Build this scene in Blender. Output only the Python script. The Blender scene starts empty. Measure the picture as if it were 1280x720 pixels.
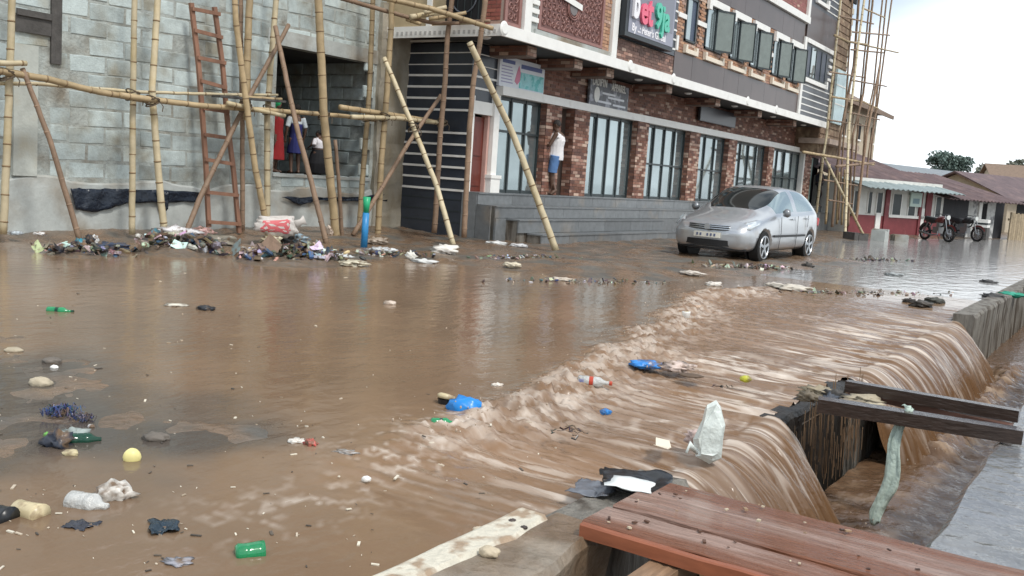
import bpy, bmesh, math, random
import numpy as np
from mathutils import Vector, Matrix
random.seed(7); RNG = np.random.RandomState(7)
scene = bpy.context.scene
COL = scene.collection

# ------------------------------------------------------------------ camera
F_PX, CAM_H = 1200.0, 1.4
YAW, PITCH, ROLL = math.radians(32.99), math.radians(6.70), math.radians(4.02)
c_f = Vector((math.cos(YAW)*math.cos(PITCH), math.sin(YAW)*math.cos(PITCH), -math.sin(PITCH)))
c_r0 = c_f.cross(Vector((0, 0, 1))).normalized(); c_u0 = c_r0.cross(c_f)
c_r = c_r0*math.cos(ROLL) + c_u0*math.sin(ROLL)
c_u = -c_r0*math.sin(ROLL) + c_u0*math.cos(ROLL)
camd = bpy.data.cameras.new('camera'); cam = bpy.data.objects.new('camera', camd); COL.objects.link(cam)
m = Matrix.Identity(4)
for i in range(3):
    m[i][0] = c_r[i]; m[i][1] = c_u[i]; m[i][2] = -c_f[i]
m[2][3] = CAM_H
cam.matrix_world = m
camd.sensor_width = 36.0; camd.lens = 36.0*F_PX/1280.0
camd.clip_start = 0.05; camd.clip_end = 3000.0
scene.camera = cam
scene.render.resolution_x = 1024; scene.render.resolution_y = 576

# ------------------------------------------------------------------ sky and sun (bright overcast)
SUN_EL, SUN_AZ = math.radians(52), math.radians(250)     # azimuth measured from +X towards +Y
w = bpy.data.worlds.new('World'); scene.world = w; w.use_nodes = True
nt = w.node_tree; nt.nodes.clear()
def wn(t): return nt.nodes.new(t)
out = wn('ShaderNodeOutputWorld'); bg = wn('ShaderNodeBackground')
sky = wn('ShaderNodeTexSky'); sky.sky_type = 'NISHITA'; sky.sun_disc = False
sky.sun_elevation = SUN_EL; sky.sun_rotation = math.radians(90) - SUN_AZ
sky.air_density = 1.0; sky.dust_density = 2.0; sky.ozone_density = 1.0
tc = wn('ShaderNodeTexCoord'); mp = wn('ShaderNodeMapping'); mp.inputs['Scale'].default_value = (1, 1, 2.6)
nz = wn('ShaderNodeTexNoise'); nz.inputs['Scale'].default_value = 1.6; nz.inputs['Detail'].default_value = 5
rp = wn('ShaderNodeValToRGB'); rp.color_ramp.elements[0].position = .42; rp.color_ramp.elements[1].position = .58
rp.color_ramp.elements[0].color = (.25, .25, .25, 1); rp.color_ramp.elements[1].color = (1, 1, 1, 1)
mx = wn('ShaderNodeMix'); mx.data_type = 'RGBA'
mx.inputs[7].default_value = (9.2, 9.8, 10.2, 1)        # cloud deck, same units as the sky texture
nt.links.new(tc.outputs['Generated'], mp.inputs['Vector']); nt.links.new(mp.outputs['Vector'], nz.inputs['Vector'])
nt.links.new(nz.outputs['Fac'], rp.inputs['Fac']); nt.links.new(rp.outputs['Color'], mx.inputs[0])
nt.links.new(sky.outputs['Color'], mx.inputs[6]); nt.links.new(mx.outputs[2], bg.inputs['Color'])
bg.inputs['Strength'].default_value = 0.10
nt.links.new(bg.outputs['Background'], out.inputs['Surface'])
sund = bpy.data.lights.new('sun', 'SUN'); sund.energy = 1.5; sund.angle = math.radians(10); sund.color = (1, .965, .91)
sun = bpy.data.objects.new('sun', sund); COL.objects.link(sun)
sd = Vector((math.cos(SUN_AZ)*math.cos(SUN_EL), math.sin(SUN_AZ)*math.cos(SUN_EL), math.sin(SUN_EL)))
sun.rotation_euler = (-sd).to_track_quat('-Z', 'Y').to_euler(); sun.location = (0, -10, 30)
scene.view_settings.view_transform = 'Standard'; scene.view_settings.look = 'None'
scene.view_settings.exposure = 0.58; scene.view_settings.gamma = 1.0

# ------------------------------------------------------------------ helpers
def ray(px, py): return c_f + c_r*((px-640)/F_PX) - c_u*((py-360)/F_PX)
def P(px, py, X=None, Y=None, z=None, line=None):
    """photo pixel -> point on the plane X=, Y=, z= or on the vertical plane through line=((x,y),(dx,dy))"""
    d = ray(px, py); o = Vector((0, 0, CAM_H))
    if z is not None: t = (z-CAM_H)/d.z
    elif Y is not None: t = Y/d.y
    elif X is not None: t = X/d.x
    else:
        (ax, ay), (dx, dy) = line
        t = (ax*dy-ay*dx)/(d.x*dy-d.y*dx)
    return o + d*t
def sstep(a, b, x):
    t = np.clip((x-a)/(b-a), 0, 1); return t*t*(3-2*t)
_perm = RNG.rand(256, 256)
def vnoise(x, y):
    xi = np.floor(x).astype(int); yi = np.floor(y).astype(int); fx = x-xi; fy = y-yi
    fx = fx*fx*(3-2*fx); fy = fy*fy*(3-2*fy)
    g = lambda a, b: _perm[a & 255, b & 255]
    return (g(xi, yi)*(1-fx)+g(xi+1, yi)*fx)*(1-fy)+(g(xi, yi+1)*(1-fx)+g(xi+1, yi+1)*fx)*fy
def fbm(x, y, o=4):
    s = 0; a = .5; n = 0
    for k in range(o):
        s = s+a*vnoise(x+17*k, y+31*k); n += a; x = x*2.03; y = y*2.03; a *= .5
    return s/n

# materials -----------------------------------------------------------
MATS = {}
def M(name, col=(.5, .5, .5), rough=.6, metal=0., nscale=0, namt=0., bscale=0, bstr=0., attr=None, objrand=0.,
      col2=None, c2scale=1., c2lo=.5, c2hi=.7, stretch=(1, 1, 1), ior=1.45, alpha=1., trans=0., coat=0., spec=.5, r2=None):
    if name in MATS: return MATS[name]
    mt = bpy.data.materials.new(name); mt.use_nodes = True; t = mt.node_tree; N = t.nodes; L = t.links
    b = N['Principled BSDF']; b.inputs['Roughness'].default_value = rough; b.inputs['Metallic'].default_value = metal
    b.inputs['IOR'].default_value = ior; b.inputs['Alpha'].default_value = alpha
    b.inputs['Transmission Weight'].default_value = trans; b.inputs['Coat Weight'].default_value = coat
    b.inputs['Specular IOR Level'].default_value = spec
    geo = N.new('ShaderNodeNewGeometry'); mpn = N.new('ShaderNodeMapping'); mpn.inputs['Scale'].default_value = stretch
    L.new(geo.outputs['Position'], mpn.inputs['Vector']); vec = mpn.outputs['Vector']
    if attr:
        a = N.new('ShaderNodeAttribute'); a.attribute_name = attr; cur = a.outputs['Color']
    else:
        a = N.new('ShaderNodeRGB'); a.outputs[0].default_value = (*col, 1); cur = a.outputs[0]
    if col2:
        n2 = N.new('ShaderNodeTexNoise'); n2.inputs['Scale'].default_value = c2scale; n2.inputs['Detail'].default_value = 6
        L.new(vec, n2.inputs['Vector'])
        r = N.new('ShaderNodeMapRange'); r.inputs[1].default_value = c2lo; r.inputs[2].default_value = c2hi
        L.new(n2.outputs['Fac'], r.inputs[0])
        x = N.new('ShaderNodeMix'); x.data_type = 'RGBA'; L.new(r.outputs[0], x.inputs[0]); L.new(cur, x.inputs[6]); x.inputs[7].default_value = (*col2, 1)
        cur = x.outputs[2]
        if r2 is not None:
            rr = N.new('ShaderNodeMapRange'); rr.inputs[3].default_value = rough; rr.inputs[4].default_value = r2
            L.new(r.outputs[0], rr.inputs[0]); L.new(rr.outputs[0], b.inputs['Roughness'])
    if namt or objrand:
        h = N.new('ShaderNodeHueSaturation'); L.new(cur, h.inputs['Color']); v = None
        if namt:
            n1 = N.new('ShaderNodeTexNoise'); n1.inputs['Scale'].default_value = nscale; n1.inputs['Detail'].default_value = 7; n1.inputs['Roughness'].default_value = .65
            L.new(vec, n1.inputs['Vector'])
            r = N.new('ShaderNodeMapRange'); r.inputs[1].default_value = .25; r.inputs[2].default_value = .75
            r.inputs[3].default_value = 1-namt; r.inputs[4].default_value = 1+namt
            L.new(n1.outputs['Fac'], r.inputs[0]); v = r.outputs[0]
        if objrand:
            oi = N.new('ShaderNodeObjectInfo'); r = N.new('ShaderNodeMapRange'); r.inputs[3].default_value = 1-objrand; r.inputs[4].default_value = 1+objrand
            L.new(oi.outputs['Random'], r.inputs[0])
            if v:
                q = N.new('ShaderNodeMath'); q.operation = 'MULTIPLY'; L.new(v, q.inputs[0]); L.new(r.outputs[0], q.inputs[1]); v = q.outputs[0]
            else: v = r.outputs[0]
        L.new(v, h.inputs['Value']); cur = h.outputs['Color']
    L.new(cur, b.inputs['Base Color'])
    if bstr:
        nb = N.new('ShaderNodeTexNoise'); nb.inputs['Scale'].default_value = bscale; nb.inputs['Detail'].default_value = 6
        L.new(vec, nb.inputs['Vector'])
        bp = N.new('ShaderNodeBump'); bp.inputs['Strength'].default_value = 1; bp.inputs['Distance'].default_value = bstr
        L.new(nb.outputs['Fac'], bp.inputs['Height']); L.new(bp.outputs['Normal'], b.inputs['Normal'])
    MATS[name] = mt
    return mt

# mesh builder --------------------------------------------------------
def tag(o, label=None, cat=None, group=None, kind=None):
    if label: o['label'] = label
    if cat: o['category'] = cat
    if group: o['group'] = group
    if kind: o['kind'] = kind
    return o
def wloc(o):
    v = Vector((0, 0, 0))
    while o: v = v+o.location; o = o.parent
    return v
def thing(name, label, cat, loc=(0, 0, 0), rz=0., group=None):
    o = bpy.data.objects.new(name, None); COL.objects.link(o); o.location = loc; o.rotation_euler = (0, 0, rz); o.empty_display_size = .2
    return tag(o, label, cat, group)
class MB:
    def __init__(s): s.v = []; s.f = []; s.c = []
    def add(s, vs, fs, col=None):
        n = len(s.v); s.v += [tuple(x) for x in vs]; s.f += [tuple(i+n for i in q) for q in fs]; s.c += [col]*len(fs); return s
    def box(s, x0, x1, y0, y1, z0, z1, col=None):
        return s.add([(x0,y0,z0),(x1,y0,z0),(x1,y1,z0),(x0,y1,z0),(x0,y0,z1),(x1,y0,z1),(x1,y1,z1),(x0,y1,z1)],
                     [(0,3,2,1),(4,5,6,7),(0,1,5,4),(1,2,6,5),(2,3,7,6),(3,0,4,7)], col)
    def bar(s, a, b, w, h, up=(0,0,1), col=None):
        a = Vector(a); b = Vector(b); d = (b-a).normalized(); r = d.cross(Vector(up))
        if r.length < 1e-4: r = d.cross(Vector((1,0,0)))
        r.normalize(); u = r.cross(d); vs = []
        for p in (a, b):
            for (i, j) in ((-1,-1),(1,-1),(1,1),(-1,1)): vs.append(p+r*(i*w/2)+u*(j*h/2))
        return s.add(vs, [(3,2,1,0),(4,5,6,7),(0,1,5,4),(1,2,6,5),(2,3,7,6),(3,0,4,7)], col)
    def tube(s, pts, rad, n=8, col=None, ry=None, caps=True):
        pts = [Vector(p) for p in pts]; k = len(pts)
        if not hasattr(rad, '__len__'): rad = [rad]*k
        if ry is None: ry = rad
        vs = []; ref = None
        for i, p in enumerate(pts):
            d = (pts[min(i+1,k-1)]-pts[max(i-1,0)]).normalized()
            if ref is None: ref = Vector((0,1,0)) if abs(d.y) < .8 else Vector((1,0,0))
            u = (ref-d*ref.dot(d)).normalized(); r = u.cross(d).normalized()
            ref = u
            for j in range(n):
                a = 2*math.pi*j/n; vs.append(p+r*(math.cos(a)*rad[i])+u*(math.sin(a)*ry[i]))
        fs = [(i*n+j, i*n+(j+1)%n, (i+1)*n+(j+1)%n, (i+1)*n+j) for i in range(k-1) for j in range(n)]
        if caps: fs += [tuple(range(n-1,-1,-1)), tuple((k-1)*n+j for j in range(n))]
        return s.add(vs, fs, col)
    def prism(s, poly, axis, a, b, col=None):
        """poly: list of 2-D points in the plane normal to axis ('x': (y,z), 'y': (x,z), 'z': (x,y))"""
        n = len(poly)
        mk = {'x': lambda p, t: (t,p[0],p[1]), 'y': lambda p, t: (p[0],t,p[1]), 'z': lambda p, t: (p[0],p[1],t)}[axis]
        return s.add([mk(p,a) for p in poly]+[mk(p,b) for p in poly],
                     [tuple(range(n-1,-1,-1)), tuple(range(n,2*n))]+[(i,(i+1)%n,n+(i+1)%n,n+i) for i in range(n)], col)
    def quad(s, a, b, c, d, col=None): return s.add([a,b,c,d], [(0,1,2,3)], col)
    def mesh(s, name, off=(0,0,0), mat=None, smooth=False):
        me = bpy.data.meshes.new(name); o = Vector(off)
        me.from_pydata([tuple(Vector(v)-o) for v in s.v], [], s.f)
        if any(c is not None for c in s.c):
            at = me.color_attributes.new('Col', 'FLOAT_COLOR', 'CORNER'); arr = []
            for q, c in zip(s.f, s.c):
                c = c or (.5,.5,.5); arr += [c[0],c[1],c[2],1.]*len(q)
            at.data.foreach_set('color', arr)
        bm = bmesh.new(); bm.from_mesh(me); bmesh.ops.recalc_face_normals(bm, faces=bm.faces); bm.to_mesh(me); bm.free()
        if smooth: me.polygons.foreach_set('use_smooth', [True]*len(me.polygons))
        if mat: me.materials.append(mat)
        return me
    def build(s, name, mat, parent=None, label=None, cat=None, group=None, kind=None, smooth=False, local=False):
        if parent is not None and not local: off = wloc(parent)
        elif parent is not None: off = Vector((0,0,0))
        elif local: off = Vector((0,0,0))
        else:
            a = np.array(s.v); off = Vector(((a[:,0].min()+a[:,0].max())/2, (a[:,1].min()+a[:,1].max())/2, a[:,2].min()))
        me = s.mesh(name, off, mat, smooth); o = bpy.data.objects.new(name, me); COL.objects.link(o)
        if parent is not None: o.parent = parent
        else: o.location = off
        return tag(o, label, cat, group, kind)
def inst(name, me, parent, loc, rot=(0,0,0), sc=(1,1,1)):
    o = bpy.data.objects.new(name, me); COL.objects.link(o); o.parent = parent
    o.location = Vector(loc)-(wloc(parent) if parent else Vector((0,0,0))); o.rotation_euler = rot; o.scale = sc
    return o
def evalmesh(o):
    dg = bpy.context.evaluated_depsgraph_get(); dg.update()
    return bpy.data.meshes.new_from_object(o.evaluated_get(dg))
def remesh(mb, name, voxel, mat, parent=None, sm=2, **kw):
    me = mb.mesh(name); o = bpy.data.objects.new(name, me); COL.objects.link(o)
    r = o.modifiers.new('r', 'REMESH'); r.mode = 'VOXEL'; r.voxel_size = voxel
    if sm: k = o.modifiers.new('s', 'SMOOTH'); k.iterations = sm; k.factor = .5
    ne = evalmesh(o); o.modifiers.clear(); o.data = ne; ne.materials.clear(); ne.materials.append(mat)
    ne.polygons.foreach_set('use_smooth', [True]*len(ne.polygons)); bpy.data.meshes.remove(me); ne.name = name
    if parent: o.parent = parent
    return tag(o, **kw)
def bevbox(sx, sy, sz, b, jit=0.):
    """bevelled box mesh centred on x,y with base at z=0"""
    bm = bmesh.new(); bmesh.ops.create_cube(bm, size=1)
    for v in bm.verts: v.co = Vector((v.co.x*sx, v.co.y*sy, (v.co.z+.5)*sz)) + Vector((random.uniform(-jit,jit), 0, random.uniform(-jit,jit)))
    bmesh.ops.bevel(bm, geom=bm.edges[:], offset=b, segments=1, affect='EDGES')
    return bm
def text_mb(txt, size, depth, place, col=None, bold=0.):
    cu = bpy.data.curves.new('t', 'FONT'); cu.body = txt; cu.size = size; cu.extrude = depth; cu.offset = bold; cu.resolution_u = 3; cu.align_x = 'LEFT'
    o = bpy.data.objects.new('t', cu); COL.objects.link(o); me = evalmesh(o)
    vs = [v.co.copy() for v in me.vertices]; fs = [tuple(p.vertices) for p in me.polygons]
    bpy.data.objects.remove(o); bpy.data.curves.remove(cu); bpy.data.meshes.remove(me)
    mb = MB(); mb.add([place(v) for v in vs], fs, col); return mb

# common materials
m_concrete = M('wall_render', (.40,.42,.40), .85, nscale=3, namt=.22, bscale=25, bstr=.006, col2=(.22,.18,.13), c2scale=1.1, c2lo=.47, c2hi=.68)
m_block = M('sandcrete_block', (.43,.49,.48), .85, nscale=7, namt=.24, bscale=40, bstr=.008, objrand=.19, col2=(.27,.26,.21), c2scale=1.7, c2lo=.47, c2hi=.68)
m_mortar = M('mortar', (.36,.385,.36), .9, nscale=6, namt=.35, bscale=30, bstr=.015, col2=(.22,.2,.16), c2scale=2, c2lo=.5, c2hi=.7)
m_roomshade = M('room_shade_wall', (.05,.05,.05), .9, nscale=3, namt=.3)  # darkness of the unlit room put into the wall colour
m_bamboo = M('bamboo', (.40,.30,.17), .5, nscale=5, namt=.25, objrand=.14, bscale=40, bstr=.002, col2=(.30,.22,.12), c2scale=3, c2lo=.5, c2hi=.8)
m_bamboo_pale = M('bamboo_pale', (.52,.44,.29), .5, nscale=5, namt=.2, objrand=.12, col2=(.45,.36,.2), c2scale=3)
m_bamboo_old = M('bamboo_weathered', (.24,.16,.105), .65, nscale=6, namt=.3, objrand=.15)
m_node = M('bamboo_node', (.22,.15,.08), .7)
m_wood_red = M('ladder_wood', (.24,.125,.08), .65, nscale=8, namt=.3, stretch=(1,1,.3))
m_white = M('white_paint', (.78,.77,.73), .5, nscale=4, namt=.07, col2=(.58,.55,.5), c2scale=2.5, c2lo=.6, c2hi=.85)
m_dark = M('dark_void', (.012,.012,.013), .9)
m_darktile = M('dark_tile', (.035,.042,.055), .28, nscale=3, namt=.25)
m_frame = M('window_frame', (.03,.04,.042), .4)
m_glass = M('reflective_glass', (.34,.40,.41), .05, metal=.7, nscale=.9, namt=.2, objrand=.12)
m_attr = M('painted_pieces', rough=.55, attr='Col', nscale=14, namt=.16)
m_brick = M('brick_cladding', rough=.7, attr='Col', nscale=18, namt=.18, bscale=50, bstr=.003)
m_plastic = M('plastic_litter', rough=.3, attr='Col', nscale=10, namt=.2, col2=(.16,.105,.065), c2scale=14, c2lo=.50, c2hi=.66)
m_brickmortar = M('brick_mortar', (.20,.15,.125), .9)
m_granite = M('granite_tile', (.155,.165,.17), .35, nscale=7, namt=.25, objrand=.18, col2=(.23,.20,.165), c2scale=1.3, c2lo=.55, c2hi=.75)
m_clad = M('polished_cladding', (.072,.050,.046), .3, nscale=2, namt=.2, objrand=.12)
m_skin = M('skin', (.10,.056,.037), .5, nscale=8, namt=.1)

# ================================================================== SETTING: ground, drain, water
LAND = np.array([(3,13.1),(8.3,12.95),(9.2,12.4),(9.7,11),(9.4,10.1),(9.9,9.3),(11.3,8.9),(11.9,7.9),(12.3,6.8),(12.9,6.1),(14.2,6.0),(16.5,5.4),
                 (19,5.15),(22.5,5.2),(25,7),(30,8.2),(36,8.2),(41,7.6),(46,6.5),(60,3.6),(110,2.2),(900,2.1),(900,900),(3,900)], float)
def signed(X, Y, poly):
    d = np.full(X.shape, 1e9); ins = np.zeros(X.shape, bool); n = len(poly)
    for i in range(n):
        ax, ay = poly[i]; bx, by = poly[(i+1) % n]; ex, ey = bx-ax, by-ay
        t = np.clip(((X-ax)*ex+(Y-ay)*ey)/(ex*ex+ey*ey), 0, 1)
        d = np.minimum(d, np.hypot(X-ax-t*ex, Y-ay-t*ey))
        c = ((ay > Y) != (by > Y)) & (X < (bx-ax)*(Y-ay)/(by-ay+1e-12)+ax); ins ^= c
    return np.where(ins, d, -d)
def ground_z(X, Y):
    X = np.asarray(X, float); Y = np.asarray(Y, float); s = signed(X, Y, LAND)
    s = s + (fbm(X*.9, Y*.9)-.5)*1.1
    z = np.clip(s*.07, -.22, .035)
    amp = np.clip((s+.4)/1.2, 0, 1)*(1-sstep(24, 40, X))
    z = z + amp*(fbm(X*2.1+9, Y*2.1, 4)-.52)*.11 + amp*(fbm(X*9, Y*9, 2)-.5)*.022
    z = z + .07*sstep(12.9, 13.5, Y)*(X < 16) + .05*np.exp(-((X-13.6)**2/3.5+(Y-7.3)**2/.9)) + .04*sstep(11, 12.5, Y)*sstep(10.5, 12, X)*(X < 16.2)
    # road film towards the far end: just under the water sheet
    return z
SHOAL = np.array([tuple(P(a, b, z=0))[:2] for a, b in ((-60,425),(60,428),(150,475),(250,522),(290,548),(150,572),(-60,612))])
def ground_z(X, Y, _g=ground_z):
    X = np.asarray(X, float); Y = np.asarray(Y, float); z = _g(X, Y)
    sh = signed(X, Y, SHOAL)+(fbm(X*1.6, Y*1.6)-.5)*.9
    k = sstep(-.22, .0, sh)
    g = -.003+(fbm(X*3+5, Y*3, 4)-.5)*.036+(fbm(X*19, Y*19, 2)-.5)*.004
    return z*(1-k)+g*k
def gz1(x, y): return float(ground_z(np.array([x]), np.array([y]))[0])
def grid_obj(name, xs, ys, zf, mat, attrs=None, keep=None, smooth=True):
    X, Y = np.meshgrid(xs, ys, indexing='ij'); Z = zf(X, Y); n, k = X.shape
    V = np.stack([X, Y, Z], -1).reshape(-1, 3)
    idx = np.arange(n*k).reshape(n, k)
    Fq = np.stack([idx[:-1,:-1], idx[1:,:-1], idx[1:,1:], idx[:-1,1:]], -1)
    if keep is not None:
        cx = (X[:-1,:-1]+X[1:,1:])/2; cy = (Y[:-1,:-1]+Y[1:,1:])/2; Fq = Fq[keep(cx, cy)]
    return np_obj(name, V, Fq.reshape(-1, 4), mat, {a: f(X, Y).reshape(-1) for a, f in (attrs or {}).items()}, smooth)
def np_obj(name, V, Fq, mat, attrs, smooth=True):
    me = bpy.data.meshes.new(name); me.from_pydata(V.tolist(), [], Fq.tolist())
    for a, vals in attrs.items():
        at = me.attributes.new(a, 'FLOAT', 'POINT'); at.data.foreach_set('value', vals.astype(np.float32))
    me.materials.append(mat)
    if smooth: me.polygons.foreach_set('use_smooth', [True]*len(me.polygons))
    o = bpy.data.objects.new(name, me); COL.objects.link(o); return o

m_mud = M('wet_mud', (.185,.12,.075), .2, nscale=2.5, namt=.35, bscale=18, bstr=.02, col2=(.11,.10,.085), c2scale=1.6, c2lo=.45, c2hi=.62, r2=.5)
xs = np.concatenate([[-400,-150,-60,-20,-8,-2,0], np.arange(.5,5,.06), np.arange(5,30,.1), np.arange(30,60,.6), [62,66,72,80,95,120,160,240,400,900]])
ys = np.concatenate([[1.86,2.05,2.4,2.8], np.arange(3.1,9,.06), np.arange(9,14,.1), [14.5,16,18,22,28,40,60,100,200,400,900]])
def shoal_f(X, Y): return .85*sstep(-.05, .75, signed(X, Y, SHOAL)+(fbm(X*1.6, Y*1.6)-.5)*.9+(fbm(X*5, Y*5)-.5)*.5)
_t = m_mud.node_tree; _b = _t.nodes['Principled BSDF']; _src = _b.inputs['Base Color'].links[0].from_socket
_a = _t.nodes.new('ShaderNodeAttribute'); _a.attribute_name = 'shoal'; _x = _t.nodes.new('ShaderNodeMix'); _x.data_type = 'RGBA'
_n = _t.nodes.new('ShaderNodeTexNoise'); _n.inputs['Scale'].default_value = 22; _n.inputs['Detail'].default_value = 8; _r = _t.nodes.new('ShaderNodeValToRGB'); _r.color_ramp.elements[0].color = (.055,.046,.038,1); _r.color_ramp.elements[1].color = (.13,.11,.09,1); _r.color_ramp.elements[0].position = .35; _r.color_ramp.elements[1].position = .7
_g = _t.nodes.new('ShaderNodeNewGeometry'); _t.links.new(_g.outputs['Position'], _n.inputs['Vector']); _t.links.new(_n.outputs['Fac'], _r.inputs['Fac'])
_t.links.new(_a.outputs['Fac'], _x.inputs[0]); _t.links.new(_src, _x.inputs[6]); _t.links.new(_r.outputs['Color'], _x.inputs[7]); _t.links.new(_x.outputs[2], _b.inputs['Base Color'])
ground = grid_obj('ground', xs, ys, ground_z, m_mud, {'shoal': shoal_f}); tag(ground, kind='structure')

# pavement on the camera's side of the drain: its edge is the drain's right wall
m_pave = M('wet_pavement', (.15,.155,.165), .10, nscale=3, namt=.3, bscale=7, bstr=.03, stretch=(1,1,1), col2=(.17,.17,.165), c2scale=1.2, c2lo=.45, c2hi=.7)
mb = MB()
jx = np.concatenate([[-400,-60,-10,0], np.arange(2,20,.25), [20,24,30,40,60,120,900]])
edge = [(x, .60+random.uniform(-.012,.012)) for x in jx]
vs = []; fs = []
for i, (x, y) in enumerate(edge):
    vs += [(x,-400,0),(x,-2,0),(x,y-.03,0),(x,y,-.03),(x,y+.01,-1.4)]
    if i:
        for j in range(4): a = (i-1)*5+j; fs.append((a,a+5,a+6,a+1))
mb.add(vs, fs); mb.build('pavement', m_pave, kind='structure')

# drain: floor, left wall with coping
m_drain = M('drain_concrete', (.19,.175,.15), .7, nscale=6, namt=.35, bscale=22, bstr=.02, col2=(.07,.055,.04), c2scale=2.5, c2lo=.48, c2hi=.62, stretch=(2.5,2.5,.4))
MB().box(-60,300,.5,2.1,-1.6,-1.4).build('drain_floor', m_drain, kind='structure')
WALL_Y = 1.70
def wall_strip(name, x0, x1, y0, y1, ztop, mat, jag=.025, step=.09, z0=-1.5):
    mb = MB(); n = max(2, int((x1-x0)/step)); vs = []; fs = []
    for i in range(n+1):
        x = x0+(x1-x0)*i/n; e = y0+random.uniform(-jag,jag); q = random.uniform(-.015,.015)
        vs += [(x,y1,z0),(x,y1,ztop),(x,(y1+e)/2+.03,ztop+random.uniform(-.006,.006)),(x,e+.02,ztop-.005+q),(x,e,ztop-.04+q),(x,e+random.uniform(0,.03),ztop-.2),(x,e+random.uniform(0,.03),ztop-.45),(x,e,z0)]
        if i:
            for j in range(7): a = (i-1)*8+j; fs.append((a,a+1,a+9,a+8))
    fs += [tuple(range(8)), tuple(n*8+j for j in range(7,-1,-1))]
    mb.add(vs, fs); return mb.build(name, mat, kind='structure')
m_coping = M('coping_concrete', (.24,.20,.155), .3, nscale=7, namt=.3, bscale=14, bstr=.02, col2=(.16,.11,.07), c2scale=3, c2lo=.42, c2hi=.6)
m_limewash = M('whitewashed_kerb', (.60,.56,.46), .75, nscale=9, namt=.25, bscale=30, bstr=.015, col2=(.30,.22,.15), c2scale=9, c2lo=.48, c2hi=.60)
wall_strip('drain_wall', -40, 3.32, 1.60, 1.86, .045, m_coping)
wall_strip('drain_wall', 3.321, 4.25, 1.66, 1.93, .004, m_drain)
wall_strip('drain_wall', 4.251, 6.30, 1.74, 2.02, -.30, m_drain)
wall_strip('drain_wall', 6.301, 8.20, 1.86, 2.02, -.10, M('drain_shade_dark', (.016,.013,.010), .5, nscale=6, namt=.4, bscale=20, bstr=.02), jag=.006)  # near-black colour paints the deep shade under the beams
wall_strip('drain_wall', 8.201, 13.5, 1.74, 2.02, -.30, m_drain)
wall_strip('drain_wall', 13.501, 60, 1.68, 1.93, .02, m_drain)
# whitewashed kerb strip
mb = MB(); vs = []; fs = []; n = 70
for i in range(n+1):
    x = -6+9.22*i/n; e = 1.845+random.uniform(-.012,.012)-.05*sstep(2.6,3.2,x)*random.random(); t = .062+random.uniform(-.003,.003)
    vs += [(x,1.985,-.4),(x,1.98,t-.006),(x,1.965,t),(x,e+.02,t-.002),(x,e,.04)]
    if i:
        for j in range(4): a = (i-1)*5+j; fs.append((a,a+1,a+6,a+5))
fs += [tuple(range(5)), tuple(n*5+j for j in range(4,-1,-1))]
mb.add(vs, fs); mb.build('whitewashed_kerb', m_limewash, kind='structure')

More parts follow.
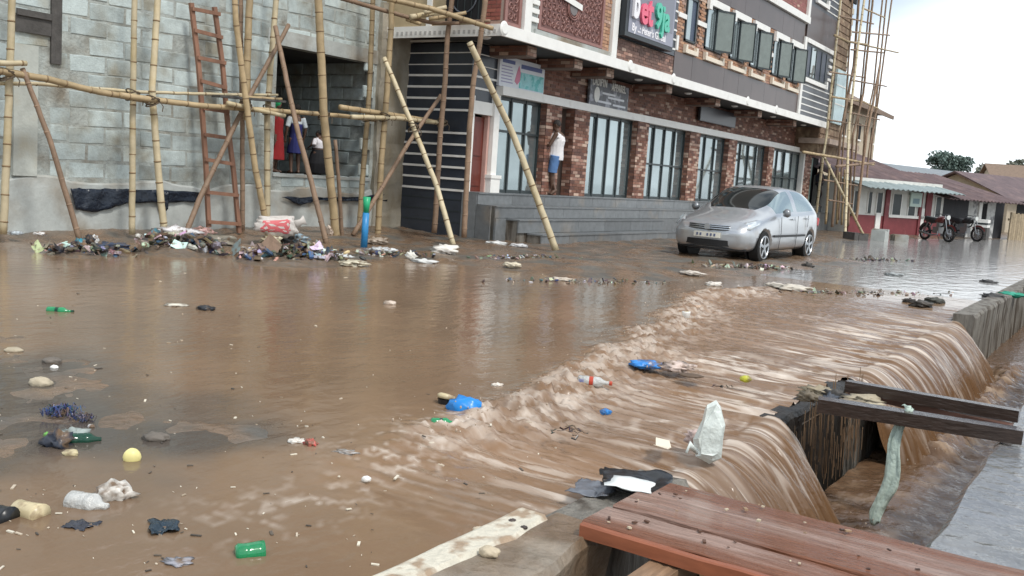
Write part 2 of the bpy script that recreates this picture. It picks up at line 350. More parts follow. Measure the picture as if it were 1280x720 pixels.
# ---- water material: muddy body colour, foam with some sky streaks painted in, gloss from the sky
def water_mat(name, base, foam_glint_c, bs, bd, rough, stretch=(1,1,1), fine=None):
    mt = bpy.data.materials.new(name); mt.use_nodes = True; t = mt.node_tree; N = t.nodes; L = t.links; b = N['Principled BSDF']
    b.inputs['IOR'].default_value = 1.34
    geo = N.new('ShaderNodeNewGeometry'); mpn = N.new('ShaderNodeMapping'); mpn.inputs['Scale'].default_value = stretch; L.new(geo.outputs['Position'], mpn.inputs['Vector'])
    big = N.new('ShaderNodeTexNoise'); big.inputs['Scale'].default_value = .55; big.inputs['Detail'].default_value = 4; L.new(geo.outputs['Position'], big.inputs['Vector'])
    h = N.new('ShaderNodeHueSaturation'); h.inputs['Color'].default_value = (*base, 1)
    if fine:
        a0 = N.new('ShaderNodeAttribute'); a0.attribute_name = 'act'; m0 = N.new('ShaderNodeMix'); m0.data_type = 'RGBA'; L.new(a0.outputs['Fac'], m0.inputs[0]); m0.inputs[6].default_value = (*MUDW, 1); m0.inputs[7].default_value = (*base, 1); L.new(m0.outputs[2], h.inputs['Color'])
    r = N.new('ShaderNodeMapRange'); r.inputs[1].default_value = .3; r.inputs[2].default_value = .7; r.inputs[3].default_value = .82; r.inputs[4].default_value = 1.15
    L.new(big.outputs['Fac'], r.inputs[0]); L.new(r.outputs[0], h.inputs['Value'])
    a = N.new('ShaderNodeAttribute'); a.attribute_name = 'foam'  # carries real foam and sky glints coloured in with it
    x = N.new('ShaderNodeMix'); x.data_type = 'RGBA'; L.new(a.outputs['Fac'], x.inputs[0]); L.new(h.outputs['Color'], x.inputs[6]); x.inputs[7].default_value = (*foam_glint_c, 1)
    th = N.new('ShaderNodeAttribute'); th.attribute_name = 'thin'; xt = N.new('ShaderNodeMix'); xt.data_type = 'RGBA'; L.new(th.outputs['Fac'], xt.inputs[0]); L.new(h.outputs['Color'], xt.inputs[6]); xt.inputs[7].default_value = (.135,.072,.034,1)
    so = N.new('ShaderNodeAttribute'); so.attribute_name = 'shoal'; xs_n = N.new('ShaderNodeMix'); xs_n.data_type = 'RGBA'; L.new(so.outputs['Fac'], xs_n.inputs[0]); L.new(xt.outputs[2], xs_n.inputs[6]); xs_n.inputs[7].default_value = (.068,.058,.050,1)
    L.new(xs_n.outputs[2], x.inputs[6]); L.new(x.outputs[2], b.inputs['Base Color'])
    q = N.new('ShaderNodeMapRange'); q.inputs[3].default_value = rough; q.inputs[4].default_value = .5; L.new(a.outputs['Fac'], q.inputs[0]); L.new(q.outputs[0], b.inputs['Roughness'])
    nb = N.new('ShaderNodeTexNoise'); nb.inputs['Scale'].default_value = bs; nb.inputs['Detail'].default_value = 4; L.new(mpn.outputs['Vector'], nb.inputs['Vector'])
    bp = N.new('ShaderNodeBump'); bp.inputs['Distance'].default_value = bd; hgt = nb.outputs['Fac']
    if fine:      # calm parts ripple like the still pool
        mp2 = N.new('ShaderNodeMapping'); mp2.inputs['Scale'].default_value = (.8,1.3,1); L.new(geo.outputs['Position'], mp2.inputs['Vector'])
        n2 = N.new('ShaderNodeTexNoise'); n2.inputs['Scale'].default_value = fine; n2.inputs['Detail'].default_value = 4; L.new(mp2.outputs['Vector'], n2.inputs['Vector'])
        ac = N.new('ShaderNodeAttribute'); ac.attribute_name = 'act'; mh = N.new('ShaderNodeMix'); L.new(ac.outputs['Fac'], mh.inputs[0]); L.new(n2.outputs['Fac'], mh.inputs[2]); L.new(nb.outputs['Fac'], mh.inputs[3]); hgt = mh.outputs[0]
    L.new(hgt, bp.inputs['Height'])
    L.new(bp.outputs['Normal'], b.inputs['Normal'])
    return mt
MUDW = (.215,.140,.086)
m_pool = water_mat('muddy_pool_water', MUDW, (.5,.4,.3), 5.0, .009, .15, (.8,1.3,1))
m_film = water_mat('wet_road_film', (.30,.29,.28), (.5,.4,.3), 2.6, .014, .10, (.8,1.3,1))
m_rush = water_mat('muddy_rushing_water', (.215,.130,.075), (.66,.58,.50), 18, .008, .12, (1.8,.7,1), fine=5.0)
m_drainw = water_mat('drain_water', (.13,.075,.042), (.40,.28,.18), 12, .02, .15)

# the chute: ridge of turbulence, then ribbed flow to the lip of the drain and down
RX = np.array([1.5,2.6,3.68,4.28,5.17,5.87,7.21,9.18,11.53,12.6,14.5]); RY = np.array([3.3,3.3,3.26,3.15,3.3,3.35,3.67,4.14,4.89,5.0,4.6])
def ridge_y(X): return np.interp(X, RX, RY)
CX0, CX1, CY1 = 1.5, 16.0, 6.4
ACT = {}
def flow(X, Y):
    """height, and foam with painted sky streaks, of the moving sheet (Y >= 1.9)"""
    wob = (fbm(X*1.7, Y*.6+3, 3)-.5)*.5
    d = ridge_y(X)+wob*.8-Y                      # >0 : downstream of the ridge (towards the drain)
    act = sstep(2.6, 4.6, X)*(1-sstep(12.6, 15.2, X))
    crest = np.exp(-(np.clip(d-.12,-9,9)/np.where(d > .12, .40, .13))**2)*act*(.35+.65*sstep(3.6,5,X))
    down = sstep(0, .5, d)*act
    rough = (.5-np.abs(fbm(X*9+Y*2, Y*9, 4)-.5)*3.2)*.6+(fbm(X*15+3, Y*15, 3)-.5)*.7-.1
    fine = (fbm(X*30, Y*30, 3)-.5)
    rib = fbm(X*9+.9*Y, Y*1.5, 3)-.5
    rib2 = fbm(X*22+1.5*Y, Y*2.6+8, 2)-.5
    near = sstep(1.6, 0, Y-1.95)*down            # towards the lip
    z = crest*(.035+.085*rough+.05*fine) - .05*down - .05*near + down*(.030*rib+.012*rib2+.02*rough*(1-near)) + near*(.045*rib+.02*rib2)
    calm = (1-down)*(1-crest)
    z = z+calm*(fbm(X*2.5, Y*4, 3)-.5)*.002
    eb = np.minimum(np.minimum(sstep(0,.5,X-CX0), sstep(0,.7,CX1-X)), sstep(0,.6,CY1-Y)); z = z*eb
    f1 = np.clip(crest*1.1*(fbm(X*11+4, Y*11, 4)-.38)*3.6, 0, 1)*.5
    vein = 1-np.abs(fbm(X*3.4+.5*Y+40, Y*3.4, 4)-.5)*14
    vein2 = 1-np.abs(fbm(X*7+.8*Y+80, Y*3, 3)-.5)*12
    f2 = np.clip(vein, 0, 1)*down*np.clip(fbm(X*.9+2, Y*1.1)*3.2-1.3, 0, 1)*.5
    uu = X+.10*Y+.25*(fbm(X*1.3, Y*.8, 2)-.5)
    sk = sstep(.60, .78, vnoise(uu*19+5, Y*1.8))*.55+sstep(.60, .78, vnoise(uu*44+90, Y*3.4))*.6
    lane = sstep(7.0, 8.2, X)*(1-sstep(12.8, 14, X))
    foam_glint = sk*np.clip(near*1.1+down*lane*.85*sstep(3.6,2.4,Y), 0, 1)*np.clip(fbm(X*1.1+31, Y*.9)*3.4-1.1, .1, 1)*.9  # whitish streaks: partly foam, partly sky reflection painted into the colour
    # scum trail between the ridge and the near kerb
    tr = np.exp(-((Y-(3.02-.13*(4.2-X)))/.30)**2)*sstep(1.9,2.9,X)*(1-sstep(4.6,5.4,X))
    f4 = np.clip(1-np.abs(fbm(X*7+7, Y*7, 5)-.5)*17, 0, 1)*tr*np.clip(fbm(X*2.2, Y*2.2+5)*3-.9, 0, 1)*.6
    ACT['v'] = np.clip(1-calm*1.0, 0, 1)
    return z, np.clip(f1+f2+foam_glint+f4, 0, .9)
def fall_rows():
    rows = []                                    # (Y, z, t)
    for k in range(1, 34):
        t = k/33; y = 1.95-.68*t**.85; z = -.78*max(0, (1.88-y)/.61)**1.75
        rows.append((y, z, t))
    return rows
xs = np.concatenate([np.arange(CX0, 4, .03), np.arange(4, 6.4, .011), np.arange(6.4, 10, .016), np.arange(10, 16.001, .025)])
ysf = np.concatenate([np.arange(CY1, 4.5, -.05), np.arange(4.5, 1.95, -.026), [1.95]])
rows = fall_rows(); nf = len(ysf); nr = len(rows)
X, Yf = np.meshgrid(xs, ysf, indexing='ij'); Zf, Ff = flow(X, Yf)
Yr = np.zeros((len(xs), nr)); Zr = Yr.copy(); Fr = Yr.copy()
x1 = xs; zl = Zf[:,-1]; ffl = Ff[:,-1]
infall = ((xs > 4.32)&(xs < 6.27))|((xs > 8.16)&(xs < 13.55))
def tapx(x):   # thinning at the ends of each curtain
    return np.minimum(sstep(4.3,4.9,x), 1-sstep(6.0,6.3,x)) + np.minimum(sstep(8.14,8.6,x), 1-sstep(13.0,13.6,x))
tp = tapx(xs)
st_ = lambda x, z: vnoise(x*36+20, np.full_like(x, z*2.2))
for k, (y, z, t) in enumerate(rows):
    rib = fbm(xs*9+.9*y+.4*z, np.full_like(xs, 1.5*y+1.2*z), 3)-.5
    rib2 = fbm(xs*24, np.full_like(xs, 3+2*z), 3)-.5
    Yr[:,k] = y-.10*rib*t-.06*rib2*t-.03*(st_(xs,z)-.5)*t-.022*(vnoise(xs*60, np.full_like(xs, z*5))-.5)*t+(1-tp)*.22*t
    Zr[:,k] = z+zl*(1-t)+.045*rib*(1-t)+.02*rib2*(1-t)-(1-tp)*.05*t
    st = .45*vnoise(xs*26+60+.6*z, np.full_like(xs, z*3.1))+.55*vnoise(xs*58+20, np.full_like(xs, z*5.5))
    Fr[:,k] = np.clip(ffl*(1-t)**1.3+sstep(.56,.80,st)*(.22+.75*(1-t)**1.5)*(.5+.8*vnoise(xs*2.1, np.full_like(xs, 3.))), 0, .9)  # pale strands on the fall paint sky gleam along with foam
V = np.concatenate([np.stack([X, Yf, Zf], -1), np.stack([np.repeat(xs[:,None], nr, 1), Yr, Zr], -1)], 1)
Fm = np.concatenate([Ff, Fr], 1); n, k = Fm.shape
idx = np.arange(n*k).reshape(n, k); Fq = np.stack([idx[:-1,:-1], idx[1:,:-1], idx[1:,1:], idx[:-1,1:]], -1)
keep = np.ones(Fq.shape[:2], bool)
ok = infall[:-1]&infall[1:]
keep[:, nf-1:] = ok[:,None]
Fq = Fq[keep].reshape(-1, 4)[:, ::-1]
rush = np_obj('rushing_water', V.reshape(-1, 3), Fq, m_rush, {'shoal': np.concatenate([.95*sstep(-.6,.28,signed(X,Yf,SHOAL)+(fbm(X*1.6,Yf*1.6)-.5)*.9)*sstep(6.4,5.7,Yf), np.zeros_like(Fr)], 1).reshape(-1), 'act': np.concatenate([ACT['v'], np.ones_like(Fr)], 1).reshape(-1), 'foam': Fm.reshape(-1), 'thin': np.concatenate([np.clip(sstep(2.5,1.95,Yf)*.5*(tapx(X) > .3),0,1), np.repeat(np.array([[min(1,.5+t*1.1) for _,_,t in rows]]), len(xs), 0)], 1).reshape(-1)}); tag(rush, kind='structure')  # 'foam' holds real foam and painted sky streaks
# still pool sheet around the chute
xs2 = np.array([-400,-60,-10,CX0,CX1,30,60,120,900.]); ys2 = np.array([1.94,CY1,14,30,300.])
pool = grid_obj('flood_water', xs2, ys2, lambda X, Y: X*0, m_pool, {'foam': lambda X, Y: X*0}, keep=lambda x, y: ~((x > CX0)&(x < CX1)&(y < CY1))&(x < CX1))
tag(pool, kind='structure')
film = grid_obj('wet_road', xs2, ys2, lambda X, Y: X*0, m_film, {'foam': lambda X, Y: X*0}, keep=lambda x, y: x > CX1); tag(film, kind='structure')
# churning water in the drain
xs3 = np.concatenate([[-40,-5], np.arange(1.5, 16, .04), [18,22,30,60,200]]); ys3 = np.arange(.58, 1.76, .035)
def dz(X, Y):
    a = sstep(3,4.4,X)*(1-sstep(13.6,16,X))
    gap = sstep(6.1,6.5,X)*(1-sstep(8.1,8.7,X))
    return -.76+a*((fbm(X*5, Y*5, 4)-.5)*.15*(1-.6*gap)+np.exp(-((Y-1.26)/.16)**2)*(fbm(X*9,Y*9,3)*.17)*(1-.85*gap))
def df(X, Y): return (1-.6*sstep(6.1,6.5,X)*(1-sstep(8.1,8.7,X)))*np.clip((fbm(X*7+3, Y*7, 4)-.50)*3.6, 0, .7)*sstep(3,4.4,X)*(1-sstep(13,15,X))
dw = grid_obj('drain_water', xs3, ys3, dz, m_drainw, {'foam': df}); tag(dw, kind='structure')
# thin drips where the curtain is broken, under the old beams
mb = MB()
for k in range(170):
    x = random.uniform(6.32, 8.15); y = 1.80-random.random()*.08; z1 = -.06; z0 = -.76
    a = random.uniform(z0, z1-.1); mb.tube([(x,y,a+random.uniform(.05,.3)),(x,y-.01,a)], random.uniform(.0015,.0035), 5)
mb.build('dripping_water', m_rush, kind='stuff', label='thin drips falling behind the old beams into the drain', cat='water')

# ================================================================== GREY BLOCK BUILDING under construction
GY = 13.5                                            # face of the grey wall
gb = thing('block_building', 'unfinished grey sandcrete block building with a dark unglazed opening behind the bamboo scaffold', 'building', (11, GY, 0))
OX0, OX1, OZ0, OZ1 = P(346,100,Y=GY).x, P(466,130,Y=GY).x, 1.13, 3.45      # opening
GX0, GX1, GZ1 = 4.0, P(506,150,Y=GY).x, 6.4
# backing wall (mortar) round the opening
mb = MB(); T = GY+.03; T2 = GY+.011
mb.box(GX0,OX0,T2,T+.2,-.1,GZ1).box(OX1,GX1,T2,T+.2,-.1,GZ1).box(OX0,OX1,T2,T+.2,OZ1,GZ1).box(OX0,OX1,T2,T+.2,-.1,OZ0-.0)
mb.build('wall', m_mortar, gb)
# concrete footing band, broken along its top
mb = MB(); n = 60; vs = []; fs = []
for i in range(n+1):
    x = GX0+(GX1-GX0)*i/n; t = .86+.05*math.sin(i*.7)+random.uniform(-.03,.03)
    vs += [(x,T,-.2),(x,GY-.05+random.uniform(-.012,.012),-.2),(x,GY-.045+random.uniform(-.012,.012),.4),(x,GY-.03,t-.03),(x,GY-.0,t),(x,T,t)]
    if i:
        for j in range(5): a = (i-1)*6+j; fs.append((a,a+1,a+7,a+6))
fs += [tuple(range(6)), tuple(n*6+j for j in range(5,-1,-1))]
mb.add(vs, fs).build('footing', m_concrete, gb)
# plastered pilaster at the left and corner column at the right, reveal faces of the opening
m_raw = M('raw_concrete', (.36,.33,.27), .9, nscale=5, namt=.3, bscale=20, bstr=.015, col2=(.20,.17,.12), c2scale=2.5, c2lo=.45, c2hi=.65, stretch=(1,1,.5))
px0, px1 = P(17,150,Y=GY-.04).x, P(47,150,Y=GY-.04).x
MB().box(px0,px1,GY-.045,T+.01,.9,2.75).build('pilaster', M('plaster', (.44,.46,.42), .85, nscale=4, namt=.2, bscale=30, bstr=.004, col2=(.3,.28,.22), c2scale=2), gb)
cx0 = P(472,150,Y=GY-.08).x
mb = MB(); n = 26; vs = []; fs = []
for i in range(n+1):
    z = -.2+(GZ1-1.7+.2)*i/n; j = lambda: random.uniform(-.02,.02)
    vs += [(cx0+j(),T,z),(cx0+j(),GY-.09+j(),z),(GX1+j(),GY-.09+j(),z),(GX1+j(),GY+.9,z)]
    if i:
        for q in range(3): a = (i-1)*4+q; fs.append((a,a+1,a+5,a+4))
mb.add(vs, fs).build('corner_column', m_raw, gb)
# blocks: one object each
bmeshes = []
for k in range(4):
    bm = bevbox(.575, .06, .236, .008, .014); me = bpy.data.meshes.new('block'); bm.to_mesh(me); bm.free(); me.materials.append(m_block); bmeshes.append(me)
hb = bpy.data.meshes.new('half_block'); bm = bevbox(.275, .06, .236, .012, .012); bm.to_mesh(hb); bm.free(); hb.materials.append(m_block)
cnt = 0
for r in range(16):
    z = .90+r*.265
    x = GX0+2.6+(.305 if r % 2 else 0)
    while x < cx0+.05:
        a, b = x, x+.575; me = random.choice(bmeshes); c = (a+b)/2
        hit = b > OX0-.02 and a < OX1+.02 and z+.2 > OZ0+.0 and z < OZ1-.02
        if hit:
            if a < OX0-.3: c = a+.1375; me = hb
            elif b > OX1+.3: c = b-.1375; me = hb
            else: me = None
        if b > cx0+.05: me = None if b > cx0+.3 else hb; c = a+.1375
        if a < px1 and b > px0 and z < 2.72: me = None if not (a < px0-.3 or b > px1+.3) else hb; c = a+.1375 if a < px0-.3 else b-.1375
        if me and cnt < 300:
            inst('block', me, gb, (c, GY+.03+random.uniform(-.004,.012), z+random.uniform(-.004,.004)), (0, 0, random.uniform(-.006,.006)))
            cnt += 1
        x += .607
# rest of the blocks above, joined
mb = MB()
for r in range(16, 21):
    z = .90+r*.265
    for k in range(20):
        x = GX0+2.6+(.305 if r % 2 else 0)+k*.607
        if x+.58 < cx0: mb.box(x, x+.575, GY+random.uniform(0,.012), GY+.05, z, z+.236)
mb.build('upper_blocks', m_block, gb, kind='stuff')
# smooth lintel beam over the opening
MB().box(OX0-.25,OX1+.1,GY-.012,T+.02,OZ1,OZ1+.27).build('lintel', m_concrete, gb)
# room behind the opening
RD = GY+5.0
mb = MB(); mb.box(OX0-2.6,OX1+.05,T+.2,RD,OZ0-.25,OZ0-.03).build('room_floor', m_roomshade, gb)
MB().box(OX0-2.6,OX1+.3,T+.2,RD+.2,OZ1+.02,OZ1+.2).build('room_ceiling', m_roomshade, gb)
MB().box(OX0-2.75,OX0-2.6,T+.2,RD,OZ0-.2,OZ1+.02).build('room_side_wall', m_roomshade, gb)
MB().box(OX0-2.6,OX1+.3,RD,RD+.15,OZ0-.2,OZ1+.02).build('room_back_wall', m_roomshade, gb)
mb = MB().box(OX1+.06,OX1+.2,T+.2,RD,OZ0-.2,OZ1+.02); sw = mb.build('room_side_wall', m_mortar, gb)
for r in range(9):
    for k in range(8):
        y = T+.25+k*.607-(.25 if r % 2 else 0)
        if y+.58 < RD and y > T+.1: inst('block', bmeshes[k % 4], gb, (OX1+.055, y+.29, OZ0+.0+r*.265), (0,0,math.pi/2))
# rendered sill
MB().box(OX0-.02,OX1+.02,GY-.03,T+.21,OZ0-.06,OZ0).build('sill', m_concrete, gb)
# old formwork stain-dark boards at the top left
a, b = P(64,40,Y=GY-.02).x, P(77,40,Y=GY-.02).x; zb = P(70,80,Y=GY-.02).z
m_form = M('formwork_board', (.075,.07,.065), .8, nscale=10, namt=.35, bscale=30, bstr=.006)
MB().box(a,b,GY-.03,GY+.02,zb,GZ1-1.5).build('formwork_post', m_form, gb)
MB().box(P(18,30,Y=GY).x,a-.01,GY-.04,GY+.02,P(40,42,Y=GY).z,P(40,20,Y=GY).z).build('formwork_board', m_form, gb)
MB().box(P(18,30,Y=GY).x,a-.01,GY-.075,GY-.041,P(40,22,Y=GY).z,P(40,14,Y=GY).z).build('formwork_batten', m_form, gb)

# black polythene left hanging over the footing
m_poly = M('black_polythene', (.012,.018,.03), .25, nscale=6, namt=.4, bscale=9, bstr=.03)
def sheet(name, top, bot, y, label, mat=m_poly, n=26, cat='plastic sheet', wave=.03):
    mb = MB(); vs = []; fs = []; m_ = 7
    for i in range(n+1):
        t = i/n
        def ev(pl):
            xs_ = np.linspace(0, 1, len(pl)); return np.interp(t, xs_, [p[0] for p in pl]), np.interp(t, xs_, [p[1] for p in pl])
        (tx, ty), (bx, by) = ev(top), ev(bot)
        for j in range(m_):
            q = j/(m_-1); yy = y-.02-wave*(math.sin(t*23+q*3)+1)*.5-wave*random.random()*.6
            vs.append(P(tx+(bx-tx)*q, ty+(by-ty)*q+random.uniform(-.8,.8), Y=yy))
    for i in range(n):
        for j in range(m_-1): a = i*m_+j; fs.append((a,a+1,a+m_+1,a+m_))
    mb.add(vs, fs)
    o = mb.build(name, mat, label=label, cat=cat, smooth=True)
    k = o.modifiers.new('thick', 'SOLIDIFY'); k.thickness = .004
    return o
sheet('polythene_sheet', [(88,235),(120,236),(160,236),(250,240)], [(95,262),(120,266),(160,254),(252,252)], GY-.05, 'black polythene sheet sagging over the footing left of the ladder')
sheet('polythene_sheet', [(196,240),(212,240)], [(203,266),(210,262)], GY-.09, 'short black polythene flap hanging behind the bamboo pole left of the ladder', n=8)
sheet('polythene_sheet', [(352,246),(420,247),(486,243)], [(375,257),(400,250),(484,252)], GY-.05, 'black polythene strip tucked under the sill of the opening', n=18)

# ------------------------------------------------------------------ bamboo scaffold poles, one thing each
def bamboo(pts, r0, label, mat=m_bamboo, name='bamboo_pole', r1=None, group=None, node=.32, wob=.004):
    """pts: world points"""
    pts = [Vector(p) for p in pts]; L = [0]
    for a, b in zip(pts, pts[1:]): L.append(L[-1]+(b-a).length)
    tot = L[-1]; r1 = r1 or r0*.85; n = max(6, int(tot/.16))
    def at(s):
        for k in range(len(pts)-1):
            if s <= L[k+1] or k == len(pts)-2:
                t = (s-L[k])/(L[k+1]-L[k]); return pts[k].lerp(pts[k+1], t)
    ctl = [at(tot*i/n)+Vector((random.uniform(-wob,wob), random.uniform(-wob,wob), random.uniform(-wob,wob))) for i in range(n+1)]
    rad = [r0+(r1-r0)*i/n for i in range(n+1)]
    base = pts[0] if pts[0].z < pts[-1].z else pts[-1]
    e = thing(name, label, 'bamboo pole', base, group=group)
    MB().tube(ctl, rad, 9).build('culm', mat, e, smooth=True)
    mb = MB(); s = random.uniform(.1,.3)
    while s < tot-.05:
        p = at(s); d = (at(min(tot,s+.03))-at(max(0,s-.03))).normalized(); r = r0+(r1-r0)*s/tot
        mb.tube([p-d*.012,p-d*.004,p+d*.004,p+d*.012],[r*1.0,r*1.1,r*1.1,r*1.0],9); s += node*random.uniform(.8,1.25)
    if mb.v: mb.build('node_rings', m_node if mat is not m_bamboo_old else mat, e, smooth=True, kind='stuff')
    return e
def pole(px, Y, w, label, z0=None, Ys=None, Xs=None, mat=m_bamboo, **kw):
    """px: photo points from the foot up; Y distance of the pole; w: width in photo pixels"""
    pts = []
    for i, p in enumerate(px):
        yy = Y if Ys is None else Ys[i]
        if Xs is not None and Xs[i] is not None: pts.append(P(*p, X=Xs[i]))
        else: pts.append(P(*p, Y=yy))
    dep = (pts[0]-Vector((0,0,CAM_H))).dot(c_f)
    r = .88*w/2*dep/F_PX
    return bamboo(pts, r, label, mat, **kw)
S = 12.9
pole([(4,293),(9,180),(15,0),(17,-60)], S, 11, 'stout bamboo upright in front of the plastered pilaster', mat=m_bamboo_pale)
pole([(101,304),(64,180),(28,85)], S, 8, 'weathered brown bamboo strut leaning left beside the plastered pilaster', mat=m_bamboo_old, Ys=[12.2,12.5,12.75])
pole([(165,293),(166,150),(168,0),(168,-60)], S, 9, 'straight bamboo upright standing at the middle of the long polythene sheet', mat=m_bamboo_pale)
pole([(206,294),(199,230),(190,115),(197,0),(200,-60)], S, 10, 'bent bamboo upright left of the wooden ladder', mat=m_bamboo_pale)
pole([(303,290),(303,160),(301,60),(301,-60)], 13.2, 7, 'dark bamboo upright against the wall right of the ladder', mat=m_bamboo_old)
pole([(337,303),(319,210),(308,130),(295,30),(291,-60)], 12.5, 9, 'leaning bamboo upright right of the ladder with its foot in the white sack heap')
pole([(309,150),(308,94),(312,0),(315,-60)], 13.0, 11, 'thick short bamboo upright ending at the horizontal poles right of the ladder')
pole([(334,296),(334,146),(338,83),(345,0),(349,-60)], 13.0, 9, 'slim bamboo upright along the left edge of the dark opening', mat=m_bamboo_pale)
pole([(231,294),(250,247),(292,160),(311,122),(361,31)], 12.9, 8, 'brown bamboo strut rising right from below the ladder', mat=m_bamboo_old, Ys=[12.5,12.6,12.8,12.85,13.0])
pole([(409,308),(389,227),(371,160),(344,33)], 12.3, 8, 'grey brown bamboo strut crossing the dark opening', mat=m_bamboo_old, Ys=[11.4,11.8,12.1,12.8])
pole([(421,307),(414,235),(405,150),(398,0),(396,-60)], 12.3, 12, 'stoutest bamboo upright in front of the dark opening')
pole([(428,306),(424,235),(419,175)], 12.5, 6, 'short thin bamboo lashed behind the stoutest upright', mat=m_bamboo_old)
pole([(449,290),(452,240),(462,110),(466,0),(468,-60)], 13.0, 8, 'bamboo upright along the right edge of the dark opening')
pole([(472,303),(476,210),(483,125),(489,30),(491,-60)], 12.4, 9, 'bamboo upright in front of the raw corner column')
pole([(567,308),(546,232),(517,160),(480,72)], 11.6, 8, 'pale bamboo strut leaning across the striped side wall', mat=m_bamboo_pale, Ys=[10.6,11.1,11.6,12.3])
pole([(441,294),(482,227),(510,180),(551,119)], 12.1, 7, 'thin brown bamboo strut rising right across the striped side wall', mat=m_bamboo_old, Ys=[12.3,12.2,12.1,12.0])
pole([(543,291),(551,160),(556,107),(559,50),(566,-10),(571,-60)], 12.1, 8, Xs=[15.2]*6, label= 'weathered bamboo upright in front of the striped side wall', mat=m_bamboo_old)
pole([(580,297),(587,160),(592,100),(599,60),(607,0),(612,-60)], 11.3, 8, Xs=[15.1]*6, label= 'weathered bamboo upright at the corner of the granite steps', mat=m_bamboo_old)
pole([(695,313),(652,195),(640,165),(587,53)], 10.0, 10, 'thick pale bamboo prop leaning against the striped corner above the steps', mat=m_bamboo_pale, Ys=[9.3,10.0,10.2,10.55])
# horizontals
pole([(-15,86),(60,99),(110,112),(185,126)], 12.75, 11, 'thick bamboo rail sloping down from the pilaster to the bent upright')
pole([(-15,79),(33,79)], 12.7, 9, 'short sawn bamboo stub sticking out beside the pilaster', mat=m_bamboo_pale)
pole([(-15,104),(50,105),(170,115),(280,118),(347,119)], 12.95, 6, 'thin pale bamboo rail running behind the ladder', mat=m_bamboo_pale)
pole([(150,119),(250,132),(340,138),(420,144),(470,150)], 12.7, 9, 'long bamboo rail crossing the ladder and the dark opening')
pole([(425,134),(480,142),(530,150),(586,160)], 12.5, 8, 'hollow ended bamboo rail running from the opening to the striped wall')
pole([(440,146),(500,148),(584,158)], 12.35, 7, 'lower bamboo rail lashed below the hollow ended one', mat=m_bamboo_pale)
pole([(284,129),(356,145)], 12.6, 7, 'short pale bamboo piece lying on the rails at the edge of the opening', mat=m_bamboo_pale)
pole([(300,121),(352,124)], 12.8, 5, 'short thin bamboo offcut lying on the rails right of the ladder')
MBb = MB(); a = P(270,120,Y=12.85); b = P(352,127,Y=12.85); MBb.bar(a, b, .22, .035); MBb.build('scaffold_board', m_form, label='dark plank lying on the bamboo rails between ladder and opening', cat='plank')
# upper platform
U = 12.2
pole([(478,-3),(540,11),(616,36)], U, 8, Xs=[None,14.6,15.0], label= 'long bamboo rail of the upper platform sloping down to the corner upright')
pole([(400,-10),(465,9),(512,22),(541,29),(575,29)], U+.5, 7, Xs=[None,None,14.6,15.0,15.2], label= 'bent dark bamboo rail under the upper platform', mat=m_bamboo_old)
pole([(513,21),(541,17)], U+.2, 8, Xs=[14.5,15.0], label= 'short yellow bamboo offcut on the upper platform', mat=m_bamboo_pale)
pole([(530,16),(558,9)], U-.1, 7, Xs=[14.7,15.0], label= 'bright bamboo offcut pointing up from the upper platform', mat=m_bamboo_pale)
pole([(536,24),(583,16)], U-.2, 6, Xs=[14.8,15.2], label= 'thin bamboo offcut lying across the upper platform')
pole([(508,24),(526,30)], U-.1, 6, Xs=[14.6,14.7], label= 'stub of bamboo poking out below the upper platform')
pole([(575,27),(612,26)], U-.5, 5, Xs=[15.2,15.1], label= 'short dark bamboo crosspiece tied to the corner upright', mat=m_bamboo_old)

# ------------------------------------------------------------------ wooden ladder
LY = 13.15
lad = thing('wooden_ladder', 'reddish rough wooden ladder leaning on the grey block wall', 'ladder', P(278,286,Y=LY-.25))
def lp(x, y): return P(x, y, Y=LY-.25*(y/290.0)+.1)
lr = [(261,284),(257,200),(252,130),(248,80),(239,4)]; rr = [(299,291),(292,215),(285,160),(278,80),(268,9)]
for rail in (lr, rr):
    mb = MB()
    for a, b in zip(rail, rail[1:]): mb.bar(lp(*a), lp(*b)+Vector((0,0,.004)), .075, .05, up=(0,1,0))
    mb.build('rail', m_wood_red, lad)
for a, b in [((238,11),(273,18)),((241,38),(276,47)),((245,72),(280,79)),((249,101),(281,110)),((252,135),(284,140)),((253,168),(286,173)),((254,199),(290,205)),((256,240),(296,244)),((258,277),(299,280))]:
    MB().bar(lp(*a)-Vector((0,.045,0)), lp(*b)-Vector((0,.045,0)), .06, .035, up=(0,1,0)).build('rung', m_wood_red, lad)

